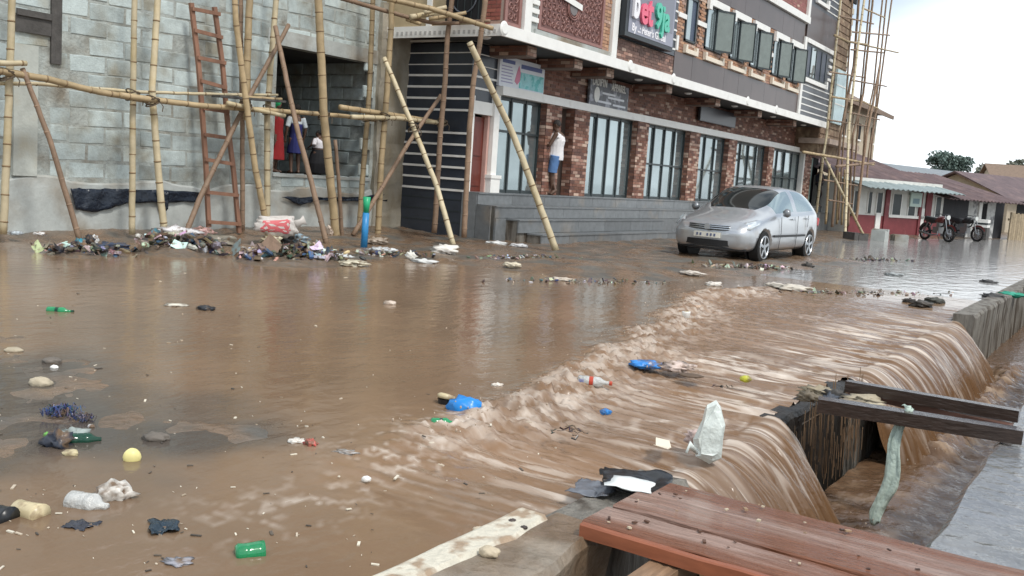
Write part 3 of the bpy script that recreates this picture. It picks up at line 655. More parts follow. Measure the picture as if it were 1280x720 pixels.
# ================================================================== BRICK-CLAD BUILDING
BY, BX0, BX1 = 11.8, 16.05, 42.0                       # ground-floor face, left side wall, right end
OVY, OVX0, OVX1 = 10.6, 15.35, 37.6                    # overhanging upper floors
bb = thing('brick_building', 'multi storey building with brown brick cladding, striped dark tiles and an overhanging first floor', 'building', (28, BY, 0))
BROWN = [(.17,.075,.05),(.22,.10,.07),(.14,.07,.055),(.26,.13,.09),(.19,.09,.06)]
PALE = [(.50,.36,.28),(.42,.27,.21),(.36,.2,.15)]
ORANGE = [(.40,.22,.13),(.36,.19,.11),(.44,.26,.16),(.33,.19,.13)]
def pick(pal, pale=.15):
    c = random.choice(PALE if random.random() < pale else pal); k = random.uniform(.85,1.15); return (c[0]*k,c[1]*k,c[2]*k)
BRICKS = MB(); BACK = MB()
def bricks_y(x0, x1, z0, z1, y, pal=BROWN, pale=.15, L=.23, H=.075, holes=()):
    BACK.box(x0, x1, y, y+.02, z0, z1) if not holes else None
    r = 0; z = z0
    while z < z1-.02:
        x = x0-(L/2 if r % 2 else 0); h = min(H, z1-z)
        while x < x1:
            a, b = max(x, x0), min(x+L, x1)
            if b-a > .03 and not any(b > hx0 and a < hx1 and z+h > hz0 and z < hz1 for hx0, hx1, hz0, hz1 in holes):
                q = random.uniform(.006,.016)
                BRICKS.add([(a+.006,y-q,z+.005),(b-.006,y-q,z+.005),(b-.006,y-q,z+h-.006),(a+.006,y-q,z+h-.006),(a+.006,y,z+.005),(b-.006,y,z+.005),(b-.006,y,z+h-.006),(a+.006,y,z+h-.006)],
                           [(0,1,2,3),(0,4,5,1),(1,5,6,2),(2,6,7,3),(3,7,4,0)], pick(pal, pale))
            x += L
        z += H; r += 1
def bricks_x(y0, y1, z0, z1, x, sgn, pal=BROWN, pale=.15, L=.23, H=.075):
    BACK.box(x-.02 if sgn > 0 else x, x if sgn > 0 else x+.02, y0, y1, z0, z1); r = 0; z = z0
    while z < z1-.02:
        y = y0-(L/2 if r % 2 else 0); h = min(H, z1-z)
        while y < y1:
            a, b = max(y, y0), min(y+L, y1)
            if b-a > .03:
                q = x+sgn*random.uniform(.006,.016)
                BRICKS.add([(q,a+.006,z+.005),(q,b-.006,z+.005),(q,b-.006,z+h-.006),(q,a+.006,z+h-.006),(x,a+.006,z+.005),(x,b-.006,z+.005),(x,b-.006,z+h-.006),(x,a+.006,z+h-.006)],
                           [(0,1,2,3),(0,4,5,1),(1,5,6,2),(2,6,7,3),(3,7,4,0)], pick(pal, pale))
            y += L
        z += H; r += 1
# structural core
MB().box(BX0+.02, BX1, BY+.35, BY+8, -.2, 3.98).build('ground_floor_core', m_dark, bb)
MB().box(OVX0+.03, OVX1-.02, OVY+.06, BY+8, 4.2, 10.4).build('upper_floor_core', m_brickmortar, bb)
# ---- granite steps and plinth made of tiles
MB().box(BX0+.02, BX1, 11.42, BY+.5, -.2, .985).build('plinth_core', m_drain, bb)
def step_tiles(z0, z1, yf, yb, x0, x1, L):
    x = x0
    while x < x1-.02:
        b = min(x+L*random.uniform(.85,1.15), x1)
        if x1-b < .25: b = x1
        mb = MB(); g = .004
        mb.box(x+g, b-g, yf, yf+.03, z0+.002, z1-.03)              # riser
        mb.box(x+g, b-g, yf-.02, yb, z1-.028, z1)                   # tread with a nosing
        mb.build('step_tile', m_granite, bb); x = b
step_tiles(.755, 1.0, 11.40, 11.9, BX0, 42, 1.25)
step_tiles(.505, .755, 11.02, 11.40, BX0+.1, 42, 1.3)
MB().box(BX0+.12, 42, 11.05, 11.43, -.2, .735).build('step_core', m_drain, bb)
step_tiles(.225, .50, 10.66, 11.02, 16.5, 23.6, 1.2)
MB().box(16.52, 23.58, 10.7, 11.06, -.2, .475).build('step_core', m_drain, bb)
step_tiles(-.06, .22, 10.30, 10.66, 16.85, 23.7, 1.2)
MB().box(16.87, 23.68, 10.34, 10.7, -.25, .195).build('step_core', m_drain, bb)
mb = MB().box(BX0+.09, 16.6, 10.98, 11.03, -.1, .5); mb.build('step_side_tile', m_granite, bb)
# lower plinth face tiles to the right of the stair
x = 23.7
while x < 42: MB().box(x+.004, x+1.2, 11.0, 11.04, -.1, .5).build('plinth_tile', m_granite, bb); x += 1.204
for yy in (11.42, 11.8): MB().box(BX0-.012, BX0+.02, yy-.36 if yy < 11.5 else yy-.37, yy, -.05, .97 if yy > 11.5 else .74).build('plinth_side_tile', m_granite, bb)

# ---- ground floor face: brick piers, glazing bays
piers = [(18.82,19.5),(20.1,20.86),(23.5,24.2),(27.05,27.85),(30.25,31.0),(34.2,34.82),(38.6,39.6)]
for a, b in piers:
    bricks_y(a, b, 1.0, 3.06, BY-.18, pale=.38)
    bricks_x(BY-.18, BY+.05, 1.0, 3.06, a, -1, pale=.3); bricks_x(BY-.18, BY+.05, 1.0, 3.06, b, 1, pale=.3)
    MB().box(a+.021, b-.021, BY-.155, BY+.4, .98, 3.06).build('pier_core', m_brickmortar, bb)
bricks_y(BX0+.95, BX1, 3.24, 4.0, BY, pale=.16)
bricks_y(39.6, 42, 3.0, 3.24, BY, pale=.16); bricks_y(41.5, 42, 1.0, 3.0, BY, pale=.2)
# white lintel band
MB().box(16.95, 38.75, BY-.23, BY+.3, 3.06, 3.24).build('lintel_band', m_white, bb)
MB().box(38.42, 38.6, BY-.21, BY+.2, 1.0, 3.06).build('white_jamb', m_white, bb)
m_curtain = M('room_dim', (.10,.115,.115), .8)
def bay(x0, x1, n, z0=1.0, z1=3.06, trans=None):
    fr = MB().box(x0,x1,BY-.02,BY+.05,z0,z0+.07).build('window_bottom_rail', m_frame, bb); w_ = (x1-x0)/n
    MB().box(x0,x1,BY-.02,BY+.05,z1-.08,z1).build('top_rail', m_frame, fr)
    for i in range(n+1):
        x = x0+w_*i; MB().box(max(x0,x-.024),min(x1,x+.024),BY-.035,BY+.05,z0,z1).build('mullion', m_frame, fr)
    for i in range(n):
        mb = MB(); t = random.uniform(-.008,.008)
        mb.add([(x0+w_*i+.03,BY+.012+t,z0+.07),(x0+w_*(i+1)-.03,BY+.012-t,z0+.07),(x0+w_*(i+1)-.03,BY+.012-t+.004,z1-.08),(x0+w_*i+.03,BY+.012+t+.004,z1-.08)],[(0,1,2,3)])
        mb.build('pane', m_glass, fr)
    if trans: MB().box(x0,x1,BY-.028,BY+.03,trans,trans+.05).build('transom', m_frame, fr)
bay(17.05,18.8,3,trans=2.3); bay(20.88,23.48,4); bay(24.22,27.03,4,trans=1.95); bay(27.87,30.23,3,trans=1.95); bay(31.02,34.18,4); bay(34.84,38.4,4,trans=2.0)
# thin curtain rails / white blind seen low behind two panes
# shop doorway beside the standing man
MB().box(19.5,20.1,BY+.3,BY+.34,1.0,3.06).build('doorway_dark', m_dark, bb)
# left entrance door with white surround
MB().box(16.25,16.72,BY+.04,BY+.12,1.0,2.55).build('door_leaf', M('red_brown_door', (.13,.028,.018), .4, nscale=5, namt=.3, stretch=(4,4,.6)), bb)
for z0, z1 in ((1.12,1.65),(1.75,2.45)): MB().box(16.33,16.64,BY+.02,BY+.045,z0,z1).build('door_panel', MATS['red_brown_door'], bb)
MB().box(16.13,16.24,BY-.05,BY+.12,1.0,2.6).build('door_jamb', m_white, bb)
MB().box(16.73,16.80,BY-.05,BY+.12,1.0,2.6).build('door_jamb', M('pink_paint', (.55,.34,.29), .6, nscale=5, namt=.1), bb)
MB().box(16.12,17.02,BY-.09,BY+.1,2.6,2.86).build('door_lintel', m_white, bb)
MB().box(16.82,17.02,BY-.14,BY+.06,1.35,3.06).build('white_column', m_white, bb)
MB().box(16.76,17.10,BY-.2,BY+.02,1.0,1.30).box(16.74,17.12,BY-.22,BY+.02,1.30,1.37).build('column_pedestal', m_white, bb)
MB().box(BX0-.01,BX0+.07,BY-.13,BY-.05,1.0,2.95).build('corner_strip', m_white, bb)
# dark tiles with white strips: side wall and its return
MB().box(BX0,BX0+.02,BY-.05,BY+2,.0,4.0).build('side_wall_tiles', m_darktile, bb)
MB().box(BX0+.021,17.0,BY-.05,BY-.03,2.86,4.0).build('front_wall_tiles', m_darktile, bb)
for k in range(14):
    z = .98+.2345*k
    if k in (6,): continue
    th = .045 if k not in (11, 12) else .02
    MB().box(BX0-.016,BX0,BY-.066,BY+2,z,z+th).build('white_strip', m_white, bb)
    if z > 2.9: MB().box(BX0-.016,16.98,BY-.068,BY-.0505,z+.001,z+th-.001).build('white_strip', m_white, bb)
for k in range(3): MB().box(BX0-.006,BX0-.001,BY-.05,BY+2,.33+k*.235,.345+k*.235).build('tile_joint', m_frame, bb)

# ---- overhang slab, soffit, white fascia with beads, corbels
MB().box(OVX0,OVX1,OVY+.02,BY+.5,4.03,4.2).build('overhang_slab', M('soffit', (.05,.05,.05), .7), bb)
MB().box(OVX0-.05,OVX1,OVY-.05,OVY+.02,4.0,4.22).build('fascia', m_white, bb)
MB().box(OVX0-.05,OVX0,OVY+.02,BY+2.2,4.0,4.22).build('fascia', m_white, bb)
for k in range(26): MB().box(OVX0-.062,OVX0-.0505,OVY+.1+k*.12,OVY+.155+k*.12,4.05,4.12).build('fascia_dentil', M('dentil_grey', (.45,.44,.42), .6), bb)
for px in (626, 784, 838, 931, 967): 
    x = P(px, 60+ (px-626)*.28, Y=OVY).x
    mb = MB(); mb.tube([(x,OVY-.05,4.14),(x,OVY-.075,4.14)],[.14,.10],14); mb.build('fascia_boss', m_white, bb, smooth=False)
for px, py in ((672,62),(729,78),(768,92),(841,110),(901,128),(953,141),(996,153)):
    x = P(px, py, Y=10.8).x
    MB().box(x-.32,x-.022,10.83,BY,3.84,4.02).build('corbel_core', m_brickmortar, bb)
    bricks_y(x-.36,x,3.82,4.02,10.82,pal=[(.4,.27,.2),(.3,.17,.12),(.45,.33,.26)],pale=.4); bricks_x(10.82,BY,3.82,4.02,x-.34,-1,pale=.3)
    MB().box(x-.36,x,10.83,BY,3.80,3.82).build('corbel_base', m_brickmortar, bb)
for k, px in enumerate((609, 800, 862, 920, 968, 1006)):
    x = P(px, 60+(px-609)*.24, Y=11.1).x; e = thing('soffit_light', 'small round white ceiling light on the dark overhang soffit', 'light', (x,11.15,4.03), group='soffit lights')
    MB().tube([(x,11.15,4.029),(x,11.15,4.0)],[.11,.09],16).build('lamp_rim', m_white, e); MB().tube([(x,11.15,3.999),(x,11.15,3.985)],[.07,.05],12).build('lens', M('lens', (.7,.72,.72), .2), e)

# ---- first floor face
Z0 = 4.22
m_orn = M('ornate_screen', (.27,.135,.115), .5, nscale=5, namt=.2)
m_orn_d = M('ornate_screen_recess', (.15,.07,.06), .6)
def ornate(x0, x1, z0, z1, y):
    """pierced screen: recessed sheet, raised scrolls, rings and a frame"""
    e = MB().box(x0,x1,y+.03,y+.05,z0,z1).build('balcony_screen', m_orn_d, bb)
    MB().box(x0,x0+.09,y,y+.03,z0,z1).box(x1-.09,x1,y,y+.03,z0,z1).box(x0+.09,x1-.09,y,y+.03,z0,z0+.06).box(x0+.09,x1-.09,y,y+.03,z1-.06,z1).build('screen_frame', m_orn, e)
    rnd = random.Random(int(x0*10)); mb = MB()
    cx, cz = (x0+x1)/2, (z0+z1)/2
    def spiral(px, pz, R, turns, s, a0):
        pts = []
        for i in range(11):
            t = i/10; a = a0+s*turns*2*math.pi*t; r = R*(1-.8*t); pts.append((px+math.cos(a)*r, y+.022, pz+math.sin(a)*r))
        mb.tube(pts, .012, 4)
    nx = max(2, int((x1-x0)/.2)); nz_ = max(2, int((z1-z0)/.19))
    for i in range(nx):
        for j in range(nz_):
            spiral(x0+.12+(x1-x0-.24)*(i+.5)/nx, z0+.1+(z1-z0-.2)*(j+.5)/nz_, .09, 1.2, 1 if (i+j) % 2 else -1, rnd.uniform(0,6))
    mb.build('scrollwork', m_orn, e, kind='stuff')
    mb = MB()
    for R in (.20,.25): mb.tube([(cx+math.cos(a)*R, y+.005, cz+.05+math.sin(a)*R) for a in np.linspace(0, 2*math.pi, 25)], .016, 5)
    mb.build('medallion_ring', m_orn, e, kind='stuff')
    mb = MB(); mb.prism([(cx+math.cos(a)*.16, cz+.05+math.sin(a)*.16) for a in np.linspace(0,2*math.pi,17)[:-1]], 'y', y, y+.03); mb.build('medallion', M('medallion_grey', (.17,.15,.145), .5), e)
    return e
ornate(15.45,16.02,Z0+.02,6.2,OVY+.02)
MB().box(16.05,16.30,OVY-.04,OVY+.055,Z0,7.3).build('white_post', m_white, bb)
for k in range(9): MB().box(16.30,16.58,OVY-.03,OVY+.05,Z0+.22+k*.17,Z0+.31+k*.17).build('balcony_rail_block', m_white, bb)
MB().box(16.30,16.62,OVY+.02,OVY+.055,Z0,6.4).build('screen_return', m_concrete, bb)
sc = ornate(16.64,19.35,Z0+.12,5.55,OVY+.01)
MB().box(16.5,19.9,OVY-.02,OVY+.06,Z0,Z0+.10).build('screen_base', m_concrete, bb)
bricks_y(19.36,19.68,Z0+.1,7.3,OVY+.03,pal=ORANGE,pale=.1); bricks_y(16.64,19.36,5.56,7.3,OVY+.04,pal=ORANGE,pale=.1)
MB().box(19.70,19.95,OVY-.05,OVY+.05,Z0,7.3).build('white_post', m_white, bb)
MB().add([(16.75,OVY-.02,5.16),(18.3,OVY-.02,4.98),(18.3,OVY-.02,5.10),(16.75,OVY-.02,5.30)],[(0,1,2,3)]).build('screen_banner', m_white, sc)
# striped sign wall
MB().box(19.96,23.2,OVY,OVY+.05,4.72,7.3).build('sign_wall_tiles', m_darktile, bb)
for k in range(11): MB().box(19.96,23.2,OVY-.016,OVY,4.86+k*.235,4.905+k*.235).build('white_strip', m_white, bb)
bricks_y(19.96,23.2,Z0,4.70,OVY+.02,pal=[(.2,.11,.085),(.17,.1,.08),(.24,.14,.11)],pale=.06)
# polished cladding tiles, one object each
def clad(x0, x1, z0, z1, nx, nz_):
    for i in range(nx):
        for j in range(nz_):
            a = x0+(x1-x0)*i/nx; b = x0+(x1-x0)*(i+1)/nx; c = z0+(z1-z0)*j/nz_; d = z0+(z1-z0)*(j+1)/nz_
            MB().box(a+.004,b-.004,OVY-.006-random.random()*.004,OVY+.05,c+.003,d-.003).build('cladding_tile', m_clad, bb)
clad(23.2,33.7,Z0,4.86,9,1)
clad(23.2,33.7,6.58,7.28,9,1); clad(33.96,37.5,6.86,8.0,3,1)
wins = [(23.75,24.45,0),(25.1,26.35,1),(26.98,28.15,1),(28.7,29.85,1),(30.7,31.85,1),(32.3,33.4,1)]
WZ0, WZ1 = 5.2, 6.33
bricks_y(23.2,33.7,4.86,6.58,OVY+.015,pal=ORANGE,pale=.12,holes=[(a-.02,b+.02,WZ0,WZ1) for a,b,_ in wins])
MB().box(23.2,33.7,OVY+.035,OVY+.055,4.86,6.58).build('brick_bed', m_brickmortar, bb)
for i, (a, b, full) in enumerate(wins):
    wd = MB().box(a,b,OVY-.01,OVY+.03,WZ0,WZ0+.05).box(a,b,OVY-.01,OVY+.03,WZ1-.05,WZ1).box(a,a+.05,OVY-.01,OVY+.03,WZ0,WZ1).box(b-.05,b,OVY-.01,OVY+.03,WZ0,WZ1).build('window', m_frame, bb)
    MB().box(a+.05,(a+b)/2,OVY+.012,OVY+.018,WZ0+.05,WZ1-.05).build('pane', m_glass, wd)
    MB().box((a+b)/2+.001,b-.05,OVY+.025,OVY+.03,WZ0+.05,WZ1-.05).build('dark_pane', M('blue_curtain', (.06,.08,.12), .5) if i == 0 else m_dark, wd)
    if full:
        # right leaf swung outward
        an = math.radians(random.choice((22,28,34))); L = (b-a)/2; hx, hy = (a+b)/2+.02, OVY-.03
        def lf(u, d, z): return (hx+L*u*math.cos(an), hy-L*u*math.sin(an)+d, z)
        lo = MB()
        lo.bar(lf(0,0,WZ0+.02),lf(1,0,WZ0+.02),.03,.05).bar(lf(0,0,WZ1-.02),lf(1,0,WZ1-.02),.03,.05).bar(lf(0,0,WZ0),lf(0,0,WZ1),.04,.04).bar(lf(1,0,WZ0),lf(1,0,WZ1),.04,.04)
        cs = lo.build('casement', m_frame, wd)
        MB().add([lf(.05,0,WZ0+.05),lf(.95,0,WZ0+.05),lf(.95,0,WZ1-.05),lf(.05,0,WZ1-.05)],[(0,1,2,3)]).build('pane', M('frosted_pane', (.17,.20,.185), .2, nscale=4, namt=.2), wd)
        MB().box(a-.10,b+.10,OVY-.10,OVY-.012,WZ1+.02,WZ1+.20).box(a-.10,a+.10,OVY-.099,OVY-.013,WZ1-.10,WZ1+.019).box(b-.10,b+.10,OVY-.099,OVY-.013,WZ1-.10,WZ1+.019).build('window_hood', m_white, bb)
    MB().box(a-.06,b+.06,OVY-.10,OVY-.006,4.88,4.99).box(a-.06,a+.06,OVY-.099,OVY-.007,4.991,5.09).box(b-.06,b+.06,OVY-.099,OVY-.007,4.991,5.09).build('sill_bracket', M('sill_stone', (.72,.64,.52), .6, nscale=5, namt=.1), bb)
xs_ = [23.2]+[v for a, b, _ in wins for v in (a, b)]+[33.7]
for a, b in zip(xs_[0::2], xs_[1::2]):
    if b-a > .1: MB().box(a+.02,b-.02,OVY-.03,OVY+.01,5.72,5.84).build('white_band', m_white, bb)
MB().box(23.2,23.32,OVY-.04,OVY+.0,4.88,5.25).build('white_trim', m_white, bb)
# end bay
MB().box(33.71,33.95,OVY-.06,OVY+.05,4.22,6.85).build('white_post', m_white, bb)
MB().box(33.96,37.5,OVY,OVY+.05,4.22,6.70).build('end_bay_tiles', m_darktile, bb)
for k in range(5): MB().box(33.96,37.5,OVY-.016,OVY,4.36+k*.225,4.40+k*.225).build('white_strip', m_white, bb)
MB().box(33.96,37.5,OVY-.08,OVY+.04,6.70,6.85).build('white_band', m_white, bb)
MB().box(33.96,36.9,OVY-.09,OVY-.001,5.38,5.52).box(36.72,36.9,OVY-.088,OVY-.002,5.521,5.66).build('white_sill', m_white, bb)
wd = MB().box(34.0,36.6,OVY-.03,OVY-.001,5.53,5.6).box(34.0,36.6,OVY-.03,OVY-.001,6.62,6.69).build('window', m_frame, bb)
for k in range(5): MB().box(34.0+k*.635,34.06+k*.635,OVY-.04,OVY-.002,5.6,6.62).build('mullion', m_frame, wd)
for k in range(4): MB().box(34.07+k*.635,34.62+k*.635,OVY-.022,OVY-.012,5.601,6.619).build('pane', m_glass if k == 1 else M('navy_curtain', (.025,.035,.06), .35), wd)
for k in range(4): MB().box(36.95,37.45,OVY-.05,OVY-.001,5.72+k*.24,5.82+k*.24).build('white_block', m_white, bb)
MB().box(37.5,37.62,OVY-.06,OVY+.1,4.2,10.4).build('white_downpipe', m_white, bb)
# second floor
MB().box(16,33.95,OVY-.1,OVY+.05,7.3,7.52).build('floor_band', m_white, bb)
MB().box(33.71,33.95,OVY-.07,OVY+.05,7.53,10.4).build('white_post', m_white, bb)
bricks_y(29,33.7,7.53,9.6,OVY+.02,pal=[(.33,.13,.12),(.28,.12,.1)],pale=.1)
for a in (30.6,32.2):
    wd = MB().box(a,a+.9,OVY-.01,OVY+.015,8.0,9.3).build('window', m_frame, bb); MB().box(a+.08,a+.82,OVY-.02,OVY-.011,8.08,9.22).build('pane', m_glass, wd)
MB().box(33.96,37.5,OVY,OVY+.05,8.0,10.4).build('end_bay_tiles', m_darktile, bb)
for k in range(8): MB().box(36.0 if k < 5 else 33.96,37.5,OVY-.016,OVY,8.12+k*.235,8.16+k*.235).build('white_strip', m_white, bb)
MB().box(34.6,36.1,OVY-.09,OVY-.001,8.16,8.28).box(35.9,36.1,OVY-.088,OVY-.002,8.281,8.46).build('white_sill', m_white, bb)
wd = MB().box(34.8,35.8,OVY-.03,OVY-.001,8.3,9.6).build('window', m_frame, bb); MB().box(34.9,35.7,OVY-.04,OVY-.031,8.4,9.5).build('pane', m_glass, wd)
# left side of the upper floor, over the alley
MB().box(OVX0-.0,OVX0+.03,OVY+.06,BY+2.2,Z0,7).build('side_wall', M('ochre_render', (.42,.33,.2), .8, nscale=4, namt=.2), bb)
MB().box(OVX0-.03,OVX0-.001,11.1,11.95,Z0+.05,5.4).build('side_opening', m_dark, bb)
for k in range(5): MB().bar((OVX0-.035,11.15+k*.17,Z0+.05),(OVX0-.035,11.15+k*.17,5.3),.015,.015).build('grille_bar', m_frame, bb)
mb = MB(); mb.tube([(OVX0-.05,11.5+math.cos(a)*.3,4.75+math.sin(a)*.3) for a in np.linspace(0,2*math.pi,20)],.014,5); mb.build('grille_ring', M('grille_iron', (.12,.13,.15), .4), bb)
MB().box(OVX0-.04,OVX0-.001,12.3,12.42,Z0,7).build('white_strip', m_white, bb)
bricks_x(OVY+.05, 11.08, Z0, 6.6, OVX0-.001, -1, pal=[(.26,.08,.06),(.3,.1,.07)], pale=.05)
BACK.build('brick_backing', m_brickmortar, bb, kind='stuff')
BRICKS.build('brick_facing', m_brick, bb, kind='stuff')

# ---- signs (things of their own)
def face(x0, z0, y): return lambda v: (x0+v.x, y-v.z, z0+v.y)
SY = OVY-.20
sg = thing('shop_sign', 'grey lightbox sign with red, white and green letters on the striped wall', 'sign', (21.3,SY,4.75))
MB().box(19.98,22.62,SY,SY+.18,4.74,6.5).build('sign_case', M('sign_case', (.015,.02,.025), .35), sg)
m_sgrey = M('sign_grey', (.27,.28,.34), .4, nscale=3, namt=.1)
MB().box(20.12,22.58,SY-.012,SY-.001,4.84,6.42).build('sign_face', m_sgrey, sg)
MB().box(20.14,22.5,SY-.016,SY-.0125,5.16,6.40).build('sign_upper_face', M('sign_dark_grey', (.2,.21,.25), .4), sg)
text_mb('b', 1.0, .03, lambda v: (20.2+v.x*.62, SY-.05-v.z, 5.20+v.y*.95), bold=.03).build('letter', M('sign_white', (.8,.78,.8), .35), sg)
text_mb('et', 1.02, .03, lambda v: (20.60+v.x*.74, SY-.05-v.z, 5.14+v.y*.9), bold=.03).build('letters', M('sign_red', (.75,.12,.2), .35), sg)
text_mb('9ja', .95, .03, lambda v: (21.40+v.x*.72, SY-.05-v.z, 5.16+v.y*.85), bold=.03).build('letters', M('sign_green', (.08,.48,.34), .35), sg)
text_mb("By ..: Peter's Global", .30, .004, lambda v: (20.28+v.x*.78, SY-.018-v.z, 4.90+v.y*.8), bold=.008).build('lettering', MATS['sign_white'], sg)
s2 = thing('clinic_sign', 'white signboard with blue lettering and a teal and pink print above the left shop window', 'sign', (17.8,BY-.1,3.25))
YS = BY-.12
MB().box(16.93,18.72,YS,YS+.06,3.25,3.88).build('board', M('board_white', (.70,.72,.76), .4, nscale=3, namt=.06), s2)
MB().box(17.7,18.70,YS-.004,YS-.001,3.28,3.62).build('print_patch', M('print_teal', (.33,.66,.68), .5, nscale=4, namt=.3, col2=(.12,.45,.45), c2scale=8, c2lo=.5, c2hi=.6), s2)
MB().prism([(17.52,3.4),(17.62,3.34),(17.72,3.42),(17.74,3.6),(17.66,3.75),(17.6,3.62)],'y',YS-.006,YS-.001).build('print_figure', M('print_pink', (.62,.22,.32), .5), s2)
MB().box(17.75,18.6,YS-.005,YS-.001,3.70,3.79).build('print_bar', M('print_blue', (.12,.15,.32), .5), s2)
for k in range(6): MB().box(17.0,17.45-.03*(k % 3),YS-.005,YS-.001,3.34+k*.065,3.362+k*.065).build('print_line', M('print_lilac', (.35,.33,.5), .5), s2)
MB().box(17.02,17.5,YS-.005,YS-.001,3.745,3.82).build('print_bar', MATS['print_blue'], s2)
s3 = thing('apparel_sign', 'dark signboard with raised white lettering and an oval portrait between two shop windows', 'sign', (21.9,BY-.1,3.2))
MB().box(20.86,22.94,YS,YS+.06,3.22,3.86).build('board', M('board_grey', (.13,.135,.15), .45, nscale=6, namt=.3, col2=(.35,.36,.4), c2scale=5, c2lo=.52, c2hi=.6), s3)
text_mb('LADIFYN', .30, .01, lambda v: (20.95+v.x*.62, YS-.011-v.z, 3.74+v.y*.85), bold=.006).build('lettering', m_white, s3)
text_mb('APPAREL', .30, .01, lambda v: (21.95+v.x*.66, YS-.011-v.z, 3.70+v.y*.85), bold=.006).build('lettering', m_white, s3)
mb = MB(); mb.prism([(21.22+.14*math.cos(a),3.52+.19*math.sin(a)) for a in np.linspace(0,2*math.pi,21)[:-1]],'y',YS-.01,YS-.001); mb.build('portrait_oval', m_white, s3)
for x0, x1, z in ((21.5,22.2,3.56),(21.8,22.7,3.48),(21.3,22.0,3.34),(22.1,22.8,3.32)): MB().box(x0,x1,YS-.008,YS-.001,z,z+.05).build('print_line', MATS['board_white'], s3)
s4 = thing('blank_sign', 'plain dark signboard hanging under the overhang above the middle windows', 'sign', (29.2,BY-.1,3.45))
MB().box(27.7,30.7,YS-.05,YS+.02,3.44,3.9).build('board', M('board_black', (.03,.032,.036), .35), s4)
MB().box(27.72,30.68,YS-.056,YS-.051,3.46,3.88).build('face', M('board_black2', (.045,.047,.055), .3), s4)

# ================================================================== FAR END OF THE STREET
# raw block tower beside the brick building, with its scaffold
rt = thing('raw_tower', 'raw brown block stair tower rising at the far end of the brick building', 'building', (39.5,11,0))
m_rawblk = M('raw_brown_block', (.22,.15,.10), .9, nscale=4, namt=.35, bscale=12, bstr=.03, col2=(.36,.27,.18), c2scale=2.2, c2lo=.5, c2hi=.62)
MB().box(37.7,40.6,10.9,14,3.1,11.5).build('wall', m_rawblk, rt)
for k in range(30):
    z = 3.3+k*.27
    MB().box(37.7+random.uniform(0,.25),40.6-random.uniform(0,.2),10.87,10.9,z,z+.22).build('block_course', m_rawblk, rt)
a, b = P(1042,120,Y=10.85).x, P(1057,120,Y=10.85).x
z0, z1 = P(1047,156,Y=10.85).z, P(1050,88,Y=10.85).z
w_ = MB().box(a,b,10.78,10.868,z0,z1).build('window', M('pale_teal_sheet', (.5,.64,.66), .4, nscale=3, namt=.12), rt)
for t in (.35,.7): MB().box(a,b,10.765,10.779,z0+(z1-z0)*t,z0+(z1-z0)*t+.05).build('window_bar', m_white, w_)
MB().box(P(1060,20,Y=10.85).x,P(1068,20,Y=10.85).x,10.80,10.868,9.2,10.6).build('dark_opening', m_dark, rt)
MB().box(37.5,42.0,10.4,11.6,3.42,3.62).build('ledge', M('pale_ledge', (.42,.33,.27), .8, nscale=4, namt=.25), rt)
for k in range(14): MB().box(40.3,40.62,10.84,10.868,5.0+k*.42,5.22+k*.42).build('quoin_block', M('quoin', (.5,.44,.34), .8), rt)
MB().box(39.62,41.55,BY+.1,BY+.2,.5,3.0).build('door_void', m_dark, rt)
MB().box(39.62,39.78,BY-.05,BY+.06,.9,3.0).build('door_post', m_white, rt); MB().box(39.8,40.35,BY-.02,BY+.05,1.0,2.95).build('door_curtain', M('green_curtain', (.22,.30,.27), .7), rt)
def spole(px, Ys, w, label, mat=m_bamboo, **kw): return pole(px, Ys[0], w, label, Ys=Ys, mat=mat, **kw)
RS = 9.9
spole([(1020,268),(1029,195),(1033,170),(1039,111),(1046,44),(1053,-20)], [10.6,10.3,10.3,10.3,10.3,10.3], 3.4, 'pale bamboo upright tied along the white downpipe', m_bamboo_pale)
spole([(1040,284),(1045,228),(1051,167),(1067,83),(1075,-20)], [10.1,10.1,10.1,10.1,10.1], 4, 'bamboo upright in front of the teal sheeted tower window', m_bamboo_old)
spole([(1056,303),(1058,250),(1061,160),(1072,60),(1083,-20)], [8.6,8.9,9.4,9.6,9.7], 4, 'pale bamboo upright standing at the road edge before the raw tower', m_bamboo_pale)
spole([(1060,282),(1066,170),(1079,118),(1092,-10)], [9.9]*4, 3.4, 'bamboo upright at the free corner of the raw tower', m_bamboo_old)
spole([(1070,276),(1078,209),(1083,170),(1091,130),(1100,82)], [9.3]*5, 4, 'blackened bamboo upright with its top cut off against the sky', m_bamboo_old)
spole([(1080,270),(1086,190),(1097,130),(1105,70),(1116,-10)], [9.9]*5, 2.6, 'thin bamboo upright standing farthest out before the sky', m_bamboo_old)
spole([(1076,250),(1081,160),(1092,110),(1104,-10)], [10.2]*4, 2.6, 'thin bamboo upright crossing the cream house', m_bamboo_old)
spole([(1046,280),(1049,215)], [10.4]*2, 3.4, 'short bamboo prop under the tower ledge left of the road side uprights')
spole([(1032,280),(1037,205)], [10.5]*2, 3.4, 'short bamboo prop beside the far dark doorway')
spole([(1052,281),(1056,212)], [10.3]*2, 3, 'slim bamboo prop between the tower uprights')
spole([(1084,303),(1053,242),(1030,195)], [8.6,9.3,10.0], 4, 'diagonal bamboo brace from the road edge up to the tower ledge', m_bamboo_pale)
spole([(1004,190),(1047,197),(1092,206)], [10.1,9.7,9.4], 4, 'horizontal bamboo rail above the far doorway')
spole([(1045,208),(1093,204)], [9.6,9.4], 4, 'bamboo cross rail tied at the blackened upright', m_bamboo_old)
spole([(1043,44),(1060,52),(1084,56)], [10.2,10,9.8], 3.5, 'upper bamboo rail across the raw tower')
spole([(1070,54),(1123,66)], [9.9,9.8], 2.6, 'thin bamboo rail sticking out against the sky')
spole([(1064,62),(1104,66)], [9.9,9.9], 2.6, 'thin bamboo rail tied below the one against the sky', m_bamboo_old)
